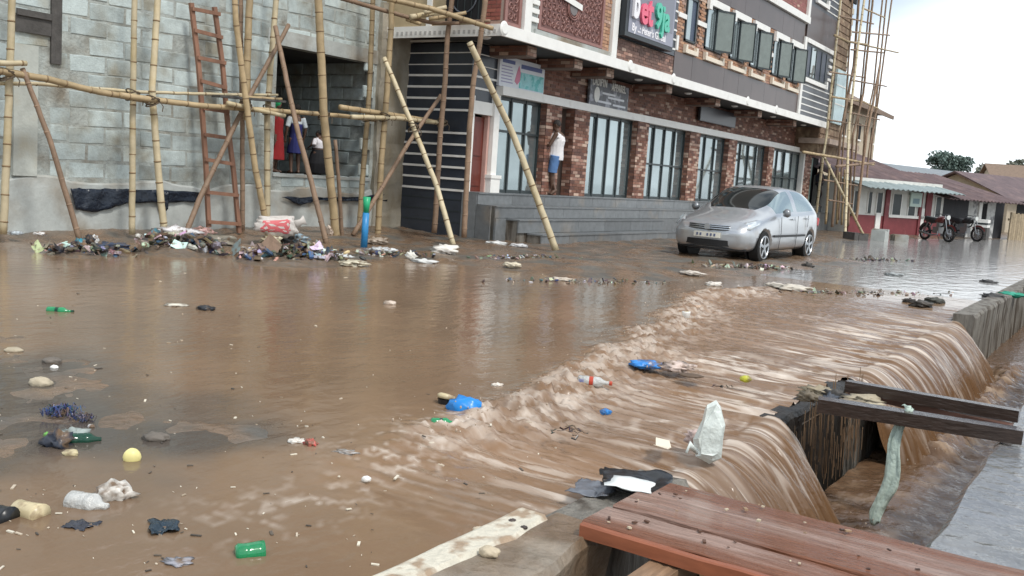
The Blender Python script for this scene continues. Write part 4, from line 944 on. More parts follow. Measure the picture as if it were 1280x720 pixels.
spole([(1040,121),(1078,127),(1098,136)], [10.2,10,9.8], 3, 'bamboo rail at the height of the tower window sill')
spole([(1078,10),(1106,22)], [9.9,9.9], 2.4, 'highest bamboo rail at the top of the scaffold')

# cream house with hipped roof
m_cream = M('cream_render', (.46,.39,.29), .8, nscale=2, namt=.15)
ch = thing('cream_house', 'cream two storey house with a brown hipped roof behind the scaffold', 'house', (66,17,0))
MB().box(57,68.6,16,24,-.2,7.2).build('wall', m_cream, ch)
m_roofb = M('brown_roof', (.20,.14,.10), .7, nscale=4, namt=.2)
MB().add([(56.2,15.2,7.2),(69.6,15.2,7.2),(69.6,25,7.2),(56.2,25,7.2),(60.5,20,9.6),(65,20,9.6)],[(0,1,5,4),(1,2,5),(2,3,4,5),(3,0,4),(0,3,2,1)]).build('roof', m_roofb, ch)
MB().box(56.2,69.6,15.15,15.24,6.95,7.19).build('eaves_board', m_roofb, ch)
for x in (60.0,63.6,67.2):
    w_ = MB().box(x,x+.8,15.95,15.999,5.2,6.2).build('window', m_dark, ch); MB().box(x-.08,x+.88,15.9,15.96,5.1,5.2).build('sill', m_white, ch)
for x in (58.6,62.2,65.8): MB().box(x,x+.25,15.93,15.999,-.2,7.0).build('pilaster', m_cream, ch)
# frontage line of the low houses
FL = ((41.0, 9.76), (.915, -.403))
fdir = Vector((.915,-.403,0)).normalized(); fnrm = Vector((-.403,-.915,0)).normalized()   # towards the road
fback = -fnrm
def F(px, py, off=0.):
    o = (FL[0][0]+fback.x*off, FL[0][1]+fback.y*off); return P(px, py, line=(o, FL[1]))
def fbox(mb, px0, px1, z0, z1, d0, d1, pyref=270):
    """box along the frontage between photo columns px0..px1, heights z0..z1, depths d0..d1 behind the line"""
    a = F(px0, pyref); b = F(px1, pyref); vs = []
    for z in (z0, z1):
        for p, d in ((a,d0),(b,d0),(b,d1),(a,d1)): q = p+fback*d; vs.append((q.x,q.y,z))
    mb.add(vs, [(0,3,2,1),(4,5,6,7),(0,1,5,4),(1,2,6,5),(2,3,7,6),(3,0,4,7)]); return mb
m_red = M('red_wall_paint', (.19,.045,.05), .6, nscale=3, namt=.2, col2=(.5,.2,.18), c2scale=2, c2lo=.6, c2hi=.8)
m_offw = M('off_white_wall', (.62,.62,.58), .7, nscale=3, namt=.15)
m_zinc = M('teal_zinc', (.24,.29,.29), .45, nscale=3, namt=.2)
m_rust = M('rusty_zinc', (.115,.075,.075), .6, nscale=2, namt=.35, col2=(.17,.11,.10), c2scale=1.2, c2lo=.5, c2hi=.7, bscale=6, bstr=.02)
rh = thing('red_white_shop', 'low shop painted red below and white above under a teal zinc awning', 'shop', F(1120,290))
fbox(MB(),1062,1178,-.1,.78,.0,.15).build('red_dado', m_red, rh)
fbox(MB(),1062,1178,.781,1.95,.02,.15).build('white_wall', m_offw, rh)
fbox(MB(),1062,1178,-.1,2.3,.16,5.5).build('wall_core', m_offw, rh)
for p0, p1 in ((1104,1109),(1147,1150),(1155,1162)): fbox(MB(),p0,p1,-.05,1.9,-.06,-.001).build('red_pier', m_red, rh)
for p0, p1 in ((1065,1070),(1083,1087),(1094,1100),(1114,1124),(1134,1142),(1168,1174)):
    w_ = fbox(MB(),p0,p1,.86,1.72,-.02,.019).build('window', m_frame, rh); fbox(MB(),p0-.8,p0-.1,.84,1.74,-.03,.018).build('window_jamb', m_white, w_); fbox(MB(),p1+.1,p1+.8,.84,1.74,-.03,.018).build('window_jamb', m_white, w_)
fbox(MB(),1110,1178,.74,.86,-.05,-.001).build('sill', m_white, rh)
fbox(MB(),1094,1100,-.05,.9,-.05,-.001).build('white_panel', m_white, rh); fbox(MB(),1150,1154,-.05,1.2,-.05,-.001).build('white_panel', m_white, rh)
sgn = thing('hanging_shop_sign', 'small pale green signboard fixed to the red and white shop', 'sign', F(1139,240,-.1))
fbox(MB(),1133,1147,1.25,1.85,-.12,-.07).build('board', M('pale_green_board', (.5,.62,.56), .5), sgn); fbox(MB(),1136,1144,1.38,1.6,-.126,-.121).build('print', M('board_print', (.2,.3,.33), .5), sgn)
def roof_strip(name, mat, par, pa, pb, za, zb, d0, d1, n=26, corr=.025):
    """corrugated sheet along the frontage: eave at depth d0 height za, upper edge depth d1 height zb"""
    a = F(pa, 250); b = F(pb, 250); mb = MB(); vs = []; fs = []
    for i in range(n+1):
        p = a.lerp(b, i/n); k = corr*(1 if i % 2 else -1)+random.uniform(-.01,.01)
        for d, z in ((d0,za),((d0+d1)/2,(za+zb)/2+random.uniform(-.02,.02)),(d1,zb)): q = p+fback*d; vs.append((q.x,q.y,z+k))
        if i:
            for j in range(2): c = (i-1)*3+j; fs.append((c,c+1,c+4,c+3))
    mb.add(vs, fs); o = mb.build(name, mat, par); s_ = o.modifiers.new('t','SOLIDIFY'); s_.thickness = .03; return o
roof_strip('awning', m_zinc, rh, 1060, 1180, 1.92, 2.32, -1.0, .9, 40)
roof_strip('roof', m_rust, rh, 1060, 1182, 2.30, 3.75, .7, 5.5, 44, .03)
roof_strip('roof_back', m_rust, rh, 1060, 1182, 2.4, 3.75, 10.3, 5.5, 20, .03)
sh = thing('black_shack', 'row of black and whitewashed shacks under a long rusty zinc roof', 'shack', F(1215,292))
fbox(MB(),1180,1212,-.2,1.75,.1,.25).build('black_wall', M('tarred_boards', (.03,.03,.034), .7, nscale=6, namt=.4, stretch=(3,3,.5)), sh)
fbox(MB(),1212,1246,-.2,1.75,.1,.25).build('white_wall', M('mottled_wall', (.5,.5,.48), .8, nscale=4, namt=.3, col2=(.2,.2,.2), c2scale=2.5, c2lo=.5, c2hi=.6), sh)
fbox(MB(),1228,1234,-.2,1.6,.05,.099).build('door', m_dark, sh); fbox(MB(),1224,1227.8,-.2,1.65,.03,.099).build('door_jamb', m_white, sh); fbox(MB(),1234.2,1239,-.2,1.65,.03,.099).build('door_leaf', MATS['mottled_wall'], sh)
fbox(MB(),1246,1262,-.2,1.75,.3,.45).build('dark_wall', MATS['tarred_boards'], sh)
fbox(MB(),1180,1262,-.2,1.9,.5,4.5).build('wall_core', MATS['tarred_boards'], sh)
roof_strip('roof', m_rust, sh, 1166, 1264, 1.72, 2.9, -.8, 4.0, 44, .03)
roof_strip('roof_back', m_rust, sh, 1166, 1264, 1.9, 2.9, 8, 4.0, 20, .03)
fn = thing('board_fence', 'tan weathered board fence at the end of the row of shacks', 'fence', F(1275,296))
for k in range(16):
    p0 = 1259+k*2.6; fbox(MB(),p0,p0+2.4,-.2,1.25+random.uniform(-.06,.06),-.2,-.14).build('board', M('tan_board', (.33,.26,.17), .8, nscale=6, namt=.3, objrand=.15), fn)
fbox(MB(),1258,1302,.9,1.0,-.139,-.09).build('rail', MATS['tan_board'], fn)
# houses farther back
def gable(name, label, x, y, rz, L, D, h, rise, wm, rm):
    e = thing(name, label, 'house', (x,y,0), rz)
    MB().box(-L/2,L/2,-D/2,D/2,-.3,h).build('wall', wm, e, local=True)
    mb = MB().prism([(-D/2-.5,h-.05),(0,h+rise),(D/2+.5,h-.05),(0,h+rise-.12)],'x',-L/2-.4,L/2+.4); mb.build('roof', rm, e, local=True)
    mb = MB().prism([(-D/2,h),(0,h+rise-.15),(D/2,h)],'x',-L/2+.02,L/2-.02); mb.build('gable', wm, e, local=True)
    for k in range(3): MB().box(-L/2-.03,-L/2-.001,-D/3+k*D/3-.4,-D/3+k*D/3+.4,1.0,2.0).build('window', m_dark, e, local=True)
    for k in range(4): MB().box(-L/2+1+k*L/4,-L/2+2+k*L/4,-D/2-.03,-D/2-.001,1.0,2.0).build('window', m_dark, e, local=True)
    return e
p = P(1205,235,Y=14); gable('long_shed', 'long shed with a dark grey zinc roof behind the shacks', 78,14.5,-.3,22,7,2.6,1.5,MATS['mottled_wall'],M('grey_zinc',(.20,.22,.23),.5,nscale=2,namt=.2))
gable('low_house', 'low house with a purplish rusty roof beyond the board fence', 72,4.6+3.2,-.42,12,7,2.0,1.6,m_cream,m_rust)
gable('gabled_house', 'distant cream house whose pointed gable rises over the roofs', 112,9.5,-1.2,10,9,3.4,2.6,m_cream,m_roofb)
gable('far_house', 'distant grey roofed house beside the thin pole', 125,17,-.4,16,9,3.0,1.4,MATS['mottled_wall'],MATS['grey_zinc'])
# pole with no wires
pp = P(1228,203,Y=16); pb = Vector((pp.x,pp.y,0)); e = thing('utility_pole', 'thin grey pole standing behind the far roofs', 'pole', pb)
MB().tube([(pp.x,pp.y,-.2),(pp.x,pp.y,pp.z)],[.12,.07],8).build('shaft', m_concrete, e); MB().bar((pp.x-.35,pp.y,pp.z-.3),(pp.x+.35,pp.y,pp.z-.3),.06,.06).build('crossarm', m_form, e)
# trees: trunk, limbs and crown of many leaf faces
def tree(name, label, x, y, zc, rx, rz_, nleaf, leafm, leaf=.45, lobes=9):
    e = thing(name, label, 'tree', (x,y,0)); rnd = random.Random(int(x*7+y)); mb = MB()
    mb.tube([(x,y,-.3),(x+.1,y,zc*.45),(x,y,zc)],[.32,.24,.1],8)
    L = []
    for k in range(lobes):
        a = rnd.uniform(0,6.28); q = rnd.uniform(.3,.78); c = Vector((x+math.cos(a)*rx*q, y+math.sin(a)*rx*q, zc+rnd.uniform(-.55,.6)*rz_)); L.append((c, rnd.uniform(.28,.45)))
        mb.tube([(x,y,zc*.55),((x+c.x)/2,(y+c.y)/2,(zc*.7+c.z)/2),c],[.12,.07,.02],5)
    mb.build('trunk', m_bamboo_old, e)
    cr = MB()
    for k in range(nleaf):
        c, s_ = rnd.choice(L); d = Vector((rnd.gauss(0,1),rnd.gauss(0,1),rnd.gauss(0,1))).normalized()*rnd.random()**.35
        p = c+Vector((d.x*rx*s_,d.y*rx*s_,d.z*rz_*s_*1.1)); n = Vector((rnd.gauss(0,1),rnd.gauss(0,1),rnd.gauss(0,1)+.6)).normalized(); t = n.orthogonal().normalized(); b = n.cross(t); l = leaf*rnd.uniform(.6,1.3)
        cr.quad(p+t*l*.5, p+b*l*.3, p-t*l*.5, p-b*l*.3)
    cr.build('crown', leafm, e); return e
m_leaf = M('leaf', (.12,.17,.145), .6, nscale=.5, namt=.35)
t1 = P(1187,205,Y=24); tree('broad_tree', 'dark green round crowned tree rising over the rusty roofs', t1.x, t1.y, t1.z, 3.1, 1.9, 4200, m_leaf, .42, 22)
t2 = P(1264,216,Y=20); tree('far_tree', 'greyish green distant tree beside the pointed gable', t2.x, t2.y, t2.z, 4.2, 2.6, 1400, M('leaf_grey', (.17,.18,.14), .7), .9, 8)
t3 = P(1243,224,Y=18); tree('far_tree', 'low grey distant tree right of the thin pole', t3.x, t3.y, t3.z, 3.5, 1.8, 1000, MATS['leaf_grey'], .8, 7)
# loose blocks by the scaffold foot
for (px, py, s_, lab) in ((1099,301,.42,'grey concrete block standing in front of the red shop'),(1124,301,.5,'low broken concrete slab lying before the red shop wall'),(1070,300,.5,'dark pile of timber at the scaffold foot')):
    p = P(px, py, z=.0); e = thing('rubble_block', lab, 'block', p, rz=random.uniform(-.4,.4))
    mb = MB()
    for k in range(3): mb.box(-s_*.9+k*s_*.5,-s_*.45+k*s_*.55,-.25,.22+.03*k,-.1,s_*(1.0 if 'standing' in lab else .5)*random.uniform(.8,1.1))
    mb.build('chunk', m_form if 'timber' in lab else m_concrete, e, local=True, kind='stuff')

# ================================================================== MOTORCYCLES
def motorcycle(loc, rz, label, red=True):
    e = thing('motorcycle', label, 'motorcycle', loc, rz, group='motorcycles parked before the shacks')
    blk = M('moto_black', (.015,.015,.017), .4); rub = M('rubber', (.012,.012,.012), .8); chrome = M('chrome', (.25,.26,.27), .3, metal=1.)
    def wheel(x):
        wv = MB().tube([(x+.27*math.cos(a),0,.30+.27*math.sin(a)) for a in np.linspace(0,2*math.pi,25)],.045,8).build('tyre', rub, e, local=True, smooth=True)
        MB().tube([(x+.215*math.cos(a),0,.30+.215*math.sin(a)) for a in np.linspace(0,2*math.pi,25)],.018,6).build('rim', chrome, wv, local=True)
        mb = MB()
        for k in range(10): a = k*.628; mb.bar((x,0,.3),(x+.21*math.cos(a),0,.3+.21*math.sin(a)),.012,.012)
        mb.tube([(x,-.07,.3),(x,.07,.3)],.05,10); mb.build('hub', chrome, wv, local=True, kind='stuff')
    wheel(.63); wheel(-.63)
    for s_ in (-1,1):
        MB().tube([(.63,.085*s_,.3),(.50,.085*s_,.72),(.40,.07*s_,1.0)],.024,7).build('fork_leg', chrome, e, local=True)
        MB().tube([(.36,.0,1.03),(.30,.2*s_,1.06),(.2,.36*s_,1.03)],.014,6).build('handlebar', blk, e, local=True)
        MB().tube([(-.63,.1*s_,.3),(-.42,.11*s_,.72)],.026,7).build('shock', chrome, e, local=True)
        MB().tube([(.3,.3*s_,1.06),(.3,.34*s_,1.2)],.006,5).build('mirror_stem', blk, e, local=True)
    MB().tube([(.42,0,.95),(.30,0,.62),(-.1,0,.42),(-.63,0,.32)],.03,7).build('frame', blk, e, local=True)
    mb = MB(); mb.tube([(.34,0,.82),(.25,0,.84),(.05,0,.83),(-.12,0,.77)],[.06,.14,.14,.07],10,ry=[.08,.11,.10,.06]); mb.build('fuel_tank', M('moto_red',(.10,.012,.012),.3,coat=.5) if red else blk, e, local=True, smooth=True)
    mb = MB(); mb.tube([(-.08,0,.80),(-.3,0,.79),(-.6,0,.82),(-.74,0,.86)],[.10,.13,.13,.08],8,ry=[.04,.06,.06,.03]); mb.build('seat', blk, e, local=True, smooth=True)
    MB().box(-.12,.2,-.13,.13,.3,.55).box(.02,.16,-.09,.09,.55,.72).build('engine', M('engine_grey',(.22,.22,.22),.4,metal=.7), e, local=True)
    MB().tube([(.18,-.14,.4),(.2,-.17,.25),(-.1,-.18,.22),(-.75,-.19,.32)],[.022,.022,.035,.045],8).build('exhaust', chrome, e, local=True)
    mb = MB(); mb.tube([(.42,0,.94),(.52,0,.94)],[.05,.09],12); mb.build('headlight', M('lamp_glass',(.6,.62,.6),.1), e, local=True)
    mb = MB(); mb.tube([(.63+.33*math.cos(a),0,.30+.33*math.sin(a)) for a in np.linspace(.4,2.4,9)],.05,6,ry=[.012]*9); mb.build('front_fender', MATS.get('moto_red') or blk, e, local=True)
    mb = MB(); mb.tube([(-.63+.33*math.cos(a),0,.30+.33*math.sin(a)) for a in np.linspace(1.0,2.9,9)],.06,6,ry=[.012]*9); mb.build('rear_fender', blk, e, local=True)
    MB().bar((-.1,.1,.3),(-.16,.3,.01),.02,.02).build('kickstand', blk, e, local=True)
    return e
q = P(1170,301,z=0); motorcycle((q.x,q.y,0), math.radians(-128), 'motorcycle with red tank and wire wheels parked before the red shop')
q = P(1203,299,z=0); motorcycle((q.x-1.2,q.y-.2,0), math.radians(-118), 'dark motorcycle parked before the whitewashed shack door', red=False)
q = P(1203,270,line=FL); e = thing('white_crate', 'white striped box standing behind the dark motorcycle', 'box', (q.x-.6,q.y-.9,0))
MB().box(q.x-1.1,q.x-.2,q.y-1.2,q.y-.7,.0,.55).build('table', m_form, e); MB().box(q.x-1.1,q.x-.2,q.y-1.2,q.y-.7,.56,.9).build('box', m_white, e); MB().box(q.x-1.11,q.x-.19,q.y-1.21,q.y-.69,.68,.76).build('stripe', m_frame, e)

# ================================================================== CAR (silver hatchback), local x forward
def build_car(loc, rz):
    e = thing('hatchback_car', 'silver five door hatchback standing in shallow flood water before the granite steps', 'car', loc, rz)
    # stations: x, then (y,z) of sill, lower door, moulding line, shoulder, glass foot, glass head, roof edge, roof centre
    def st(x, w, zs, zb, zt, gw, zg, tb=0.):
        # w half width at the body, zs sill height, zb shoulder height, zt top centre, gw half width at the roof, zg glass foot height
        return [(0,zs+.0),(w*.90,zs),(w*.985,zs+.14),(w,zs+.36),(w*.985,zb-.07),(w*.955,zb),(w*.93,zg),((w*.93+gw)/2+.015,(zg+zt)/2-.0),(gw,zt-.055),(gw*.72,zt-.012),(0,zt)]
    S_ = []
    def hood(x, w, zs, zb, zt):
        return [(0,zs),(w*.88,zs),(w*.97,zs+.12),(w,zs+.27),(w*.985,(zs+.27+zb)/2+.02),(w*.93,zb),(w*.86,zb+(zt-zb)*.45),(w*.72,zb+(zt-zb)*.72),(w*.50,zb+(zt-zb)*.9),(w*.25,zb+(zt-zb)*.98),(0,zt)]
    data = [(2.08,hood(2.08,.50,.30,.50,.56)),(2.03,hood(2.03,.66,.24,.60,.68)),(1.90,hood(1.90,.77,.20,.68,.77)),(1.62,hood(1.62,.835,.19,.76,.86)),(1.28,hood(1.28,.855,.19,.82,.945)),(.98,hood(.98,.862,.19,.875,1.02)),
            (.72,st(.72,.865,.19,.90,1.16,.64,.95)),(.40,st(.40,.868,.19,.915,1.335,.60,.955)),(.08,st(.08,.868,.19,.925,1.465,.58,.96)),(-.30,st(-.30,.868,.19,.935,1.505,.59,.97)),(-.42,st(-.42,.868,.19,.938,1.508,.59,.972)),
            (-.85,st(-.85,.868,.19,.95,1.50,.585,.98)),(-1.22,st(-1.22,.866,.19,.97,1.475,.575,1.0)),(-1.52,st(-1.52,.855,.20,.985,1.43,.56,1.02)),(-1.76,st(-1.76,.83,.22,.98,1.31,.54,1.02)),(-1.97,st(-1.97,.78,.26,.93,1.06,.60,.96)),(-2.08,hood(-2.08,.68,.32,.72,.86)),(-2.12,hood(-2.12,.55,.38,.62,.70))]
    n = 11; vs = []; fs = []; ml = []
    def idx(i, j): return i*(2*n-2)+j
    for x, pr_ in data:
        row = [(x,y,z) for y, z in pr_]+[(x,-y,z) for y, z in pr_[-2:0:-1]]; vs += row
    W = 2*n-2
    # slots: 0 paint 1 windscreen 2 left front window 3 left rear window 4 right front 5 right rear 6 tailgate glass
    for i in range(len(data)-1):
        for j in range(W):
            fs.append((i*W+j, i*W+(j+1)%W, (i+1)*W+(j+1)%W, (i+1)*W+j))
            side = 6 <= j <= 7; side2 = W-1-7 <= j <= W-1-6; top = 8 <= j <= W-1-8
            s_ = 0
            if 5 <= i <= 7 and (8 <= j <= W-1-8): s_ = 1
            if side and 6 <= i <= 8: s_ = 2
            if side and 10 <= i <= 12: s_ = 3
            if side2 and 6 <= i <= 8: s_ = 4
            if side2 and 10 <= i <= 12: s_ = 5
            if 13 <= i <= 14 and 8 <= j <= W-1-8: s_ = 6
            ml.append(s_)
    nn = len(data); fs += [tuple(range(W-1,-1,-1)), tuple((nn-1)*W+j for j in range(W))]; ml += [0,0]
    me = bpy.data.meshes.new('car'); me.from_pydata(vs, [], fs)
    for k in range(8): me.materials.append(bpy.data.materials.new('slot%d' % k))
    me.polygons.foreach_set('material_index', ml)
    bm = bmesh.new(); bm.from_mesh(me); bmesh.ops.recalc_face_normals(bm, faces=bm.faces); bm.to_mesh(me); bm.free()
    o = bpy.data.objects.new('car', me); COL.objects.link(o)
    o.modifiers.new('s','SUBSURF').levels = 2; o.modifiers['s'].render_levels = 2
    cut = []
    for x in (1.30,-1.30):
        for s_ in (-1,1):
            cm = bpy.data.meshes.new('c'); bm = bmesh.new(); bmesh.ops.create_cone(bm, cap_ends=True, segments=36, radius1=.355, radius2=.355, depth=.5); bm.to_mesh(cm); bm.free()
            co = bpy.data.objects.new('c', cm); COL.objects.link(co); co.rotation_euler = (math.pi/2,0,0); co.location = (x,s_*.86,.31)
            cm.materials.append(bpy.data.materials.new('slotc'))
            for p_ in cm.polygons: p_.material_index = 0
            b_ = o.modifiers.new('b','BOOLEAN'); b_.operation = 'DIFFERENCE'; b_.object = co; b_.solver = 'EXACT'; cut.append(co)
    bm_me = evalmesh(o)
    for c in cut: bpy.data.objects.remove(c)
    bpy.data.objects.remove(o)
    paint = M('silver_paint', (.50,.515,.53), .3, metal=.75, coat=.6, nscale=2, namt=.06, col2=(.36,.33,.30), c2scale=3, c2lo=.62, c2hi=.85)
    glass = M('car_glass', (.012,.016,.016), .05, spec=.5); sglass = M('car_side_glass', (.30,.38,.40), .06, metal=.6)
    blk = M('car_black', (.012,.012,.013), .5)
    names = {0:('body',paint),1:('windscreen',glass),2:('side_window',sglass),3:('side_window',sglass),4:('side_window',sglass),5:('side_window',sglass),6:('rear_window',glass)}
    V = [v.co.copy() for v in bm_me.vertices]; groups = {}
    for p_ in bm_me.polygons:
        k = p_.material_index if p_.material_index in names else 0
        c = p_.center
        if k == 0 and (abs(abs(c.x)-1.3) < .37 and abs(c.y) < .84 and c.z < .68 and math.hypot(abs(c.x)-1.3, c.z-.31) < .37): k = 0
        groups.setdefault(k, []).append(tuple(p_.vertices))
    for k, fl in groups.items():
        used = sorted({i for f in fl for i in f}); mp_ = {i: q for q, i in enumerate(used)}
        mb = MB(); mb.add([V[i] for i in used], [tuple(mp_[i] for i in f) for f in fl])
        # no global normal recalculation surprises: the split shells are open
        o = mb.build(names[k][0], names[k][1], e, local=True, smooth=True)
    # wheels
    rub = M('rubber', (.012,.012,.012), .8); alloy = M('alloy', (.48,.5,.52), .3, metal=.9)
    for x in (1.30,-1.30):
        for s_ in (-1,1):
            y0 = s_*.74; wv = MB(); wv.tube([(x,y0-.10,.31),(x,y0-.09,.31),(x,y0+.09,.31),(x,y0+.10,.31)],[.285,.31,.31,.285],30); t_ = wv.build('wheel', rub, e, local=True)
            yo = y0+s_*.102; mb = MB()
            mb.tube([(x+.215*math.cos(a),yo,.31+.215*math.sin(a)) for a in np.linspace(0,2*math.pi,31)],.016,6)
            for k in range(5):
                a = k*2*math.pi/5+.3; mb.bar((x,yo-s_*.01,.31),(x+.21*math.cos(a),yo,.31+.21*math.sin(a)),.055,.02,up=(0,1,0))
            mb.tube([(x,yo-.02,.31),(x,yo+.012*s_,.31)],.05,12); mb.build('rim', alloy, t_, local=True, kind='stuff')
    # front end: slim upper grille with badge, plate, lower intake, lamps, mouldings, mirrors
    def fx(y, z, out=.0):    # nose surface
        return 2.115-.42*(abs(y)/.85)**2.6-.30*max(0,z-.5)**1.2-.05*max(0,.4-z)+out
    def strip(z0, z1, y0, y1, out, thick=.03, nseg=10):
        mb = MB(); v=[]; f=[]
        for i in range(nseg+1):
            y = y0+(y1-y0)*i/nseg
            v += [(fx(y,z0,out),y,z0),(fx(y,z1,out),y,z1),(fx(y,z1,out-thick),y,z1),(fx(y,z0,out-thick),y,z0)]
            if i:
                a = (i-1)*4
                for j in range(4): f.append((a+j,a+(j+1)%4,a+4+(j+1)%4,a+4+j))
        f += [(3,2,1,0),tuple(nseg*4+j for j in range(4))]; return mb.add(v,f)
    strip(.615,.70,-.40,.40,.025,.12).build('upper_grille', blk, e, local=True)
    for z in (.622,.66,.692): strip(z-.006,z+.009,-.41,.41,.034,.05).build('grille_bar', alloy, e, local=True)
    mb = MB(); mb.prism([(-.045,.60),(.045,.60),(.06,.66),(.035,.715),(-.035,.715),(-.06,.66)],'x',fx(0,.66,.03),fx(0,.66,.05)); mb.build('badge', alloy, e, local=True)
    strip(.30,.41,-.56,.56,.02,.15).build('lower_intake', blk, e, local=True)
    strip(.45,.55,-.26,.26,.035,.06).build('number_plate', M('plate', (.62,.6,.52), .4), e, local=True)
    for k in range(6):
        if k != 2: strip(.475,.525,-.20+k*.07,-.165+k*.07,.038,.02,2).build('plate_mark', M('plate_ink', (.1,.12,.2), .5), e, local=True)
    strip(.235,.265,-.70,.70,.012,.05).build('front_lip', blk, e, local=True)
    lampm = M('headlamp', (.62,.66,.68), .08, metal=.55)
    for s_ in (-1,1):
        # swept-back headlamp lying on the wing corner
        mb = MB(); A = [(1.93,.50,.645),(1.97,.56,.60),(1.84,.745,.625),(1.60,.80,.72),(1.42,.80,.80),(1.52,.72,.81),(1.78,.60,.745)]
        v = [(x+.03,y*s_+.024*s_,z+.026) for x,y,z in A]+[(x-.06,y*s_-.05*s_,z-.03) for x,y,z in A]; k = len(A)
        c = len(v); v.append((1.72+.045,.69*s_+.035*s_,.725+.035))
        mb.add(v, [(i,(i+1)%k,c) for i in range(k)]+[(i,(i+1)%k,k+(i+1)%k,k+i) for i in range(k)]); mb.build('headlight', lampm, e, local=True, smooth=True)
        MB().tube([(1.86,.60*s_,.66),(1.885,.605*s_,.665)],.05,12).build('lamp_bulb', M('bulb',(.75,.72,.6),.1), e, local=True)
        MB().tube([(.62,.90*s_,.97),(.60,.97*s_,.99),(.575,1.03*s_,1.0)],[.05,.09,.06],10,ry=[.04,.07,.05]).build('door_mirror', M('mirror_shell',(.25,.26,.27),.3,metal=.6), e, local=True, smooth=True)
        mb = MB(); mb.add([(.92,.872*s_,.50),(.92,.872*s_,.545),(-.90,.872*s_,.55),(-.90,.872*s_,.505),(.92,.883*s_,.502),(.92,.883*s_,.543),(-.90,.883*s_,.548),(-.90,.883*s_,.507)],[(0,1,2,3),(4,5,6,7),(0,1,5,4),(1,2,6,5),(2,3,7,6),(3,0,4,7)]); mb.build('side_moulding', blk, e, local=True)
        for x in (.42,-.42):
            pass
        MB().tube([(-.02,.872*s_,.86),(-.20,.876*s_,.86)],.016,6).build('door_handle', paint, e, local=True); MB().tube([(-.86,.872*s_,.88),(-1.04,.872*s_,.88)],.016,6).build('door_handle', paint, e, local=True)
        for pts in ([(.60,.876,.90),(.56,.882,.60),(.60,.86,.24)],[(-.36,.874,.93),(-.37,.880,.60),(-.36,.86,.24)],[(-1.0,.874,.95),(-.98,.880,.70)]):
            MB().tube([(x,y*s_,z) for x,y,z in pts],.005,5).build('door_gap', blk, e, local=True)
        mb = MB(); mb.tube([(-2.06,.60*s_,.90),(-1.95,.74*s_,.84),(-1.90,.76*s_,.72)],[.05,.07,.05],8); mb.build('tail_light', M('tail_red',(.35,.02,.02),.2), e, local=True)
        MB().tube([(.90,.05*s_,1.045),(.72,.45*s_,1.12)],.008,5).build('wiper', blk, e, local=True)
    MB().bar((-2.115,-.26,.62),(-2.115,.26,.62),.01,.10).build('rear_plate', MATS['plate'], e, local=True)
    # dark wheel-arch liners
    for x in (1.30,-1.30):
        for s_ in (-1,1):
            mb = MB(); mb.tube([(x,s_*.60,.31),(x,s_*.615,.31)],[.35,.35],24); mb.build('arch_liner', blk, e, local=True)
    # seats seen through the windscreen
    return e
ca = math.radians(-2); FLw = Vector((19.04,6.33,0)); ax = Vector((-math.cos(ca),-math.sin(ca),0))       # direction the car faces
lat = Vector((ax.y,-ax.x,0))                                                                              # towards the camera side?
ctr = FLw - ax*1.30 + Vector((0,1,0))*.80
car = build_car((ctr.x-.05, ctr.y+.06, -.015), math.atan2(ax.y, ax.x)); car.scale = (1.05,1.05,1.04)

# ================================================================== PEOPLE
def ell(mb, c, r, n=12, k=8):
    c = Vector(c); vs = []; fs = []
    for i in range(k+1):
        t = math.pi*i/k
        for j in range(n): a = 2*math.pi*j/n; vs.append((c.x+r[0]*math.sin(t)*math.cos(a), c.y+r[1]*math.sin(t)*math.sin(a), c.z+r[2]*math.cos(t)))
    for i in range(k):
        for j in range(n): fs.append((i*n+j,(i+1)*n+j,(i+1)*n+(j+1)%n,i*n+(j+1)%n))
    mb.add(vs, fs)
def hand(mb, w, d, side, s):
    """w wrist point, d direction of the forearm, five fingers of unequal length slightly curled"""
    w = Vector(w); d = Vector(d).normalized(); u = d.cross(Vector((side,0,0)))
    if u.length < .1: u = d.cross(Vector((0,1,0)))
    u.normalize(); v = d.cross(u).normalized()
    mb.tube([w, w+d*.045*s, w+d*.085*s],[.025*s,.034*s,.036*s],8,ry=[.02*s,.018*s,.016*s])
    for k, (o, L) in enumerate(((-.03,.062),(-.01,.075),(.011,.07),(.03,.055))):
        a = w+d*.08*s+u*o*s; mb.tube([a, a+d*L*.5*s+v*.004*s, a+d*L*.95*s+v*.02*s],[.0095*s,.009*s,.007*s],6)
    a = w+d*.025*s+u*.03*s; mb.tube([a, a+(d*.5+u*.6)*.045*s, a+(d*.9+u*.45)*.075*s],[.012*s,.011*s,.008*s],6)
def head(mb, c, yaw, s, tilt=0.):
    c = Vector(c); f = Vector((math.cos(yaw), math.sin(yaw), 0)); l = Vector((-f.y, f.x, 0)); up = Vector((0,0,1))
    def p(a, b, h): return c+f*a*s+l*b*s+up*h*s
    ell(mb, p(-.01,0,.03), (.085*s,.085*s,.105*s)); ell(mb, p(.02,0,-.035), (.062*s,.062*s,.075*s))
    mb.tube([p(.078,0,.035), p(.10,0,.0), p(.09,0,-.012)],[.012*s,.018*s,.012*s],6)                 # nose
    mb.tube([p(.078,-.025,-.045), p(.088,0,-.045), p(.078,.025,-.045)],[.008*s,.013*s,.008*s],6)     # mouth
    for b in (-1,1):
        mb.tube([p(-.01,b*.083,.04), p(-.02,b*.095,.015), p(-.005,b*.085,-.02)],[.012*s,.018*s,.01*s],6,ry=[.008*s]*3)
        ell(mb, p(.072,b*.032,.03), (.014*s,.014*s,.010*s), 8, 6)
    return p
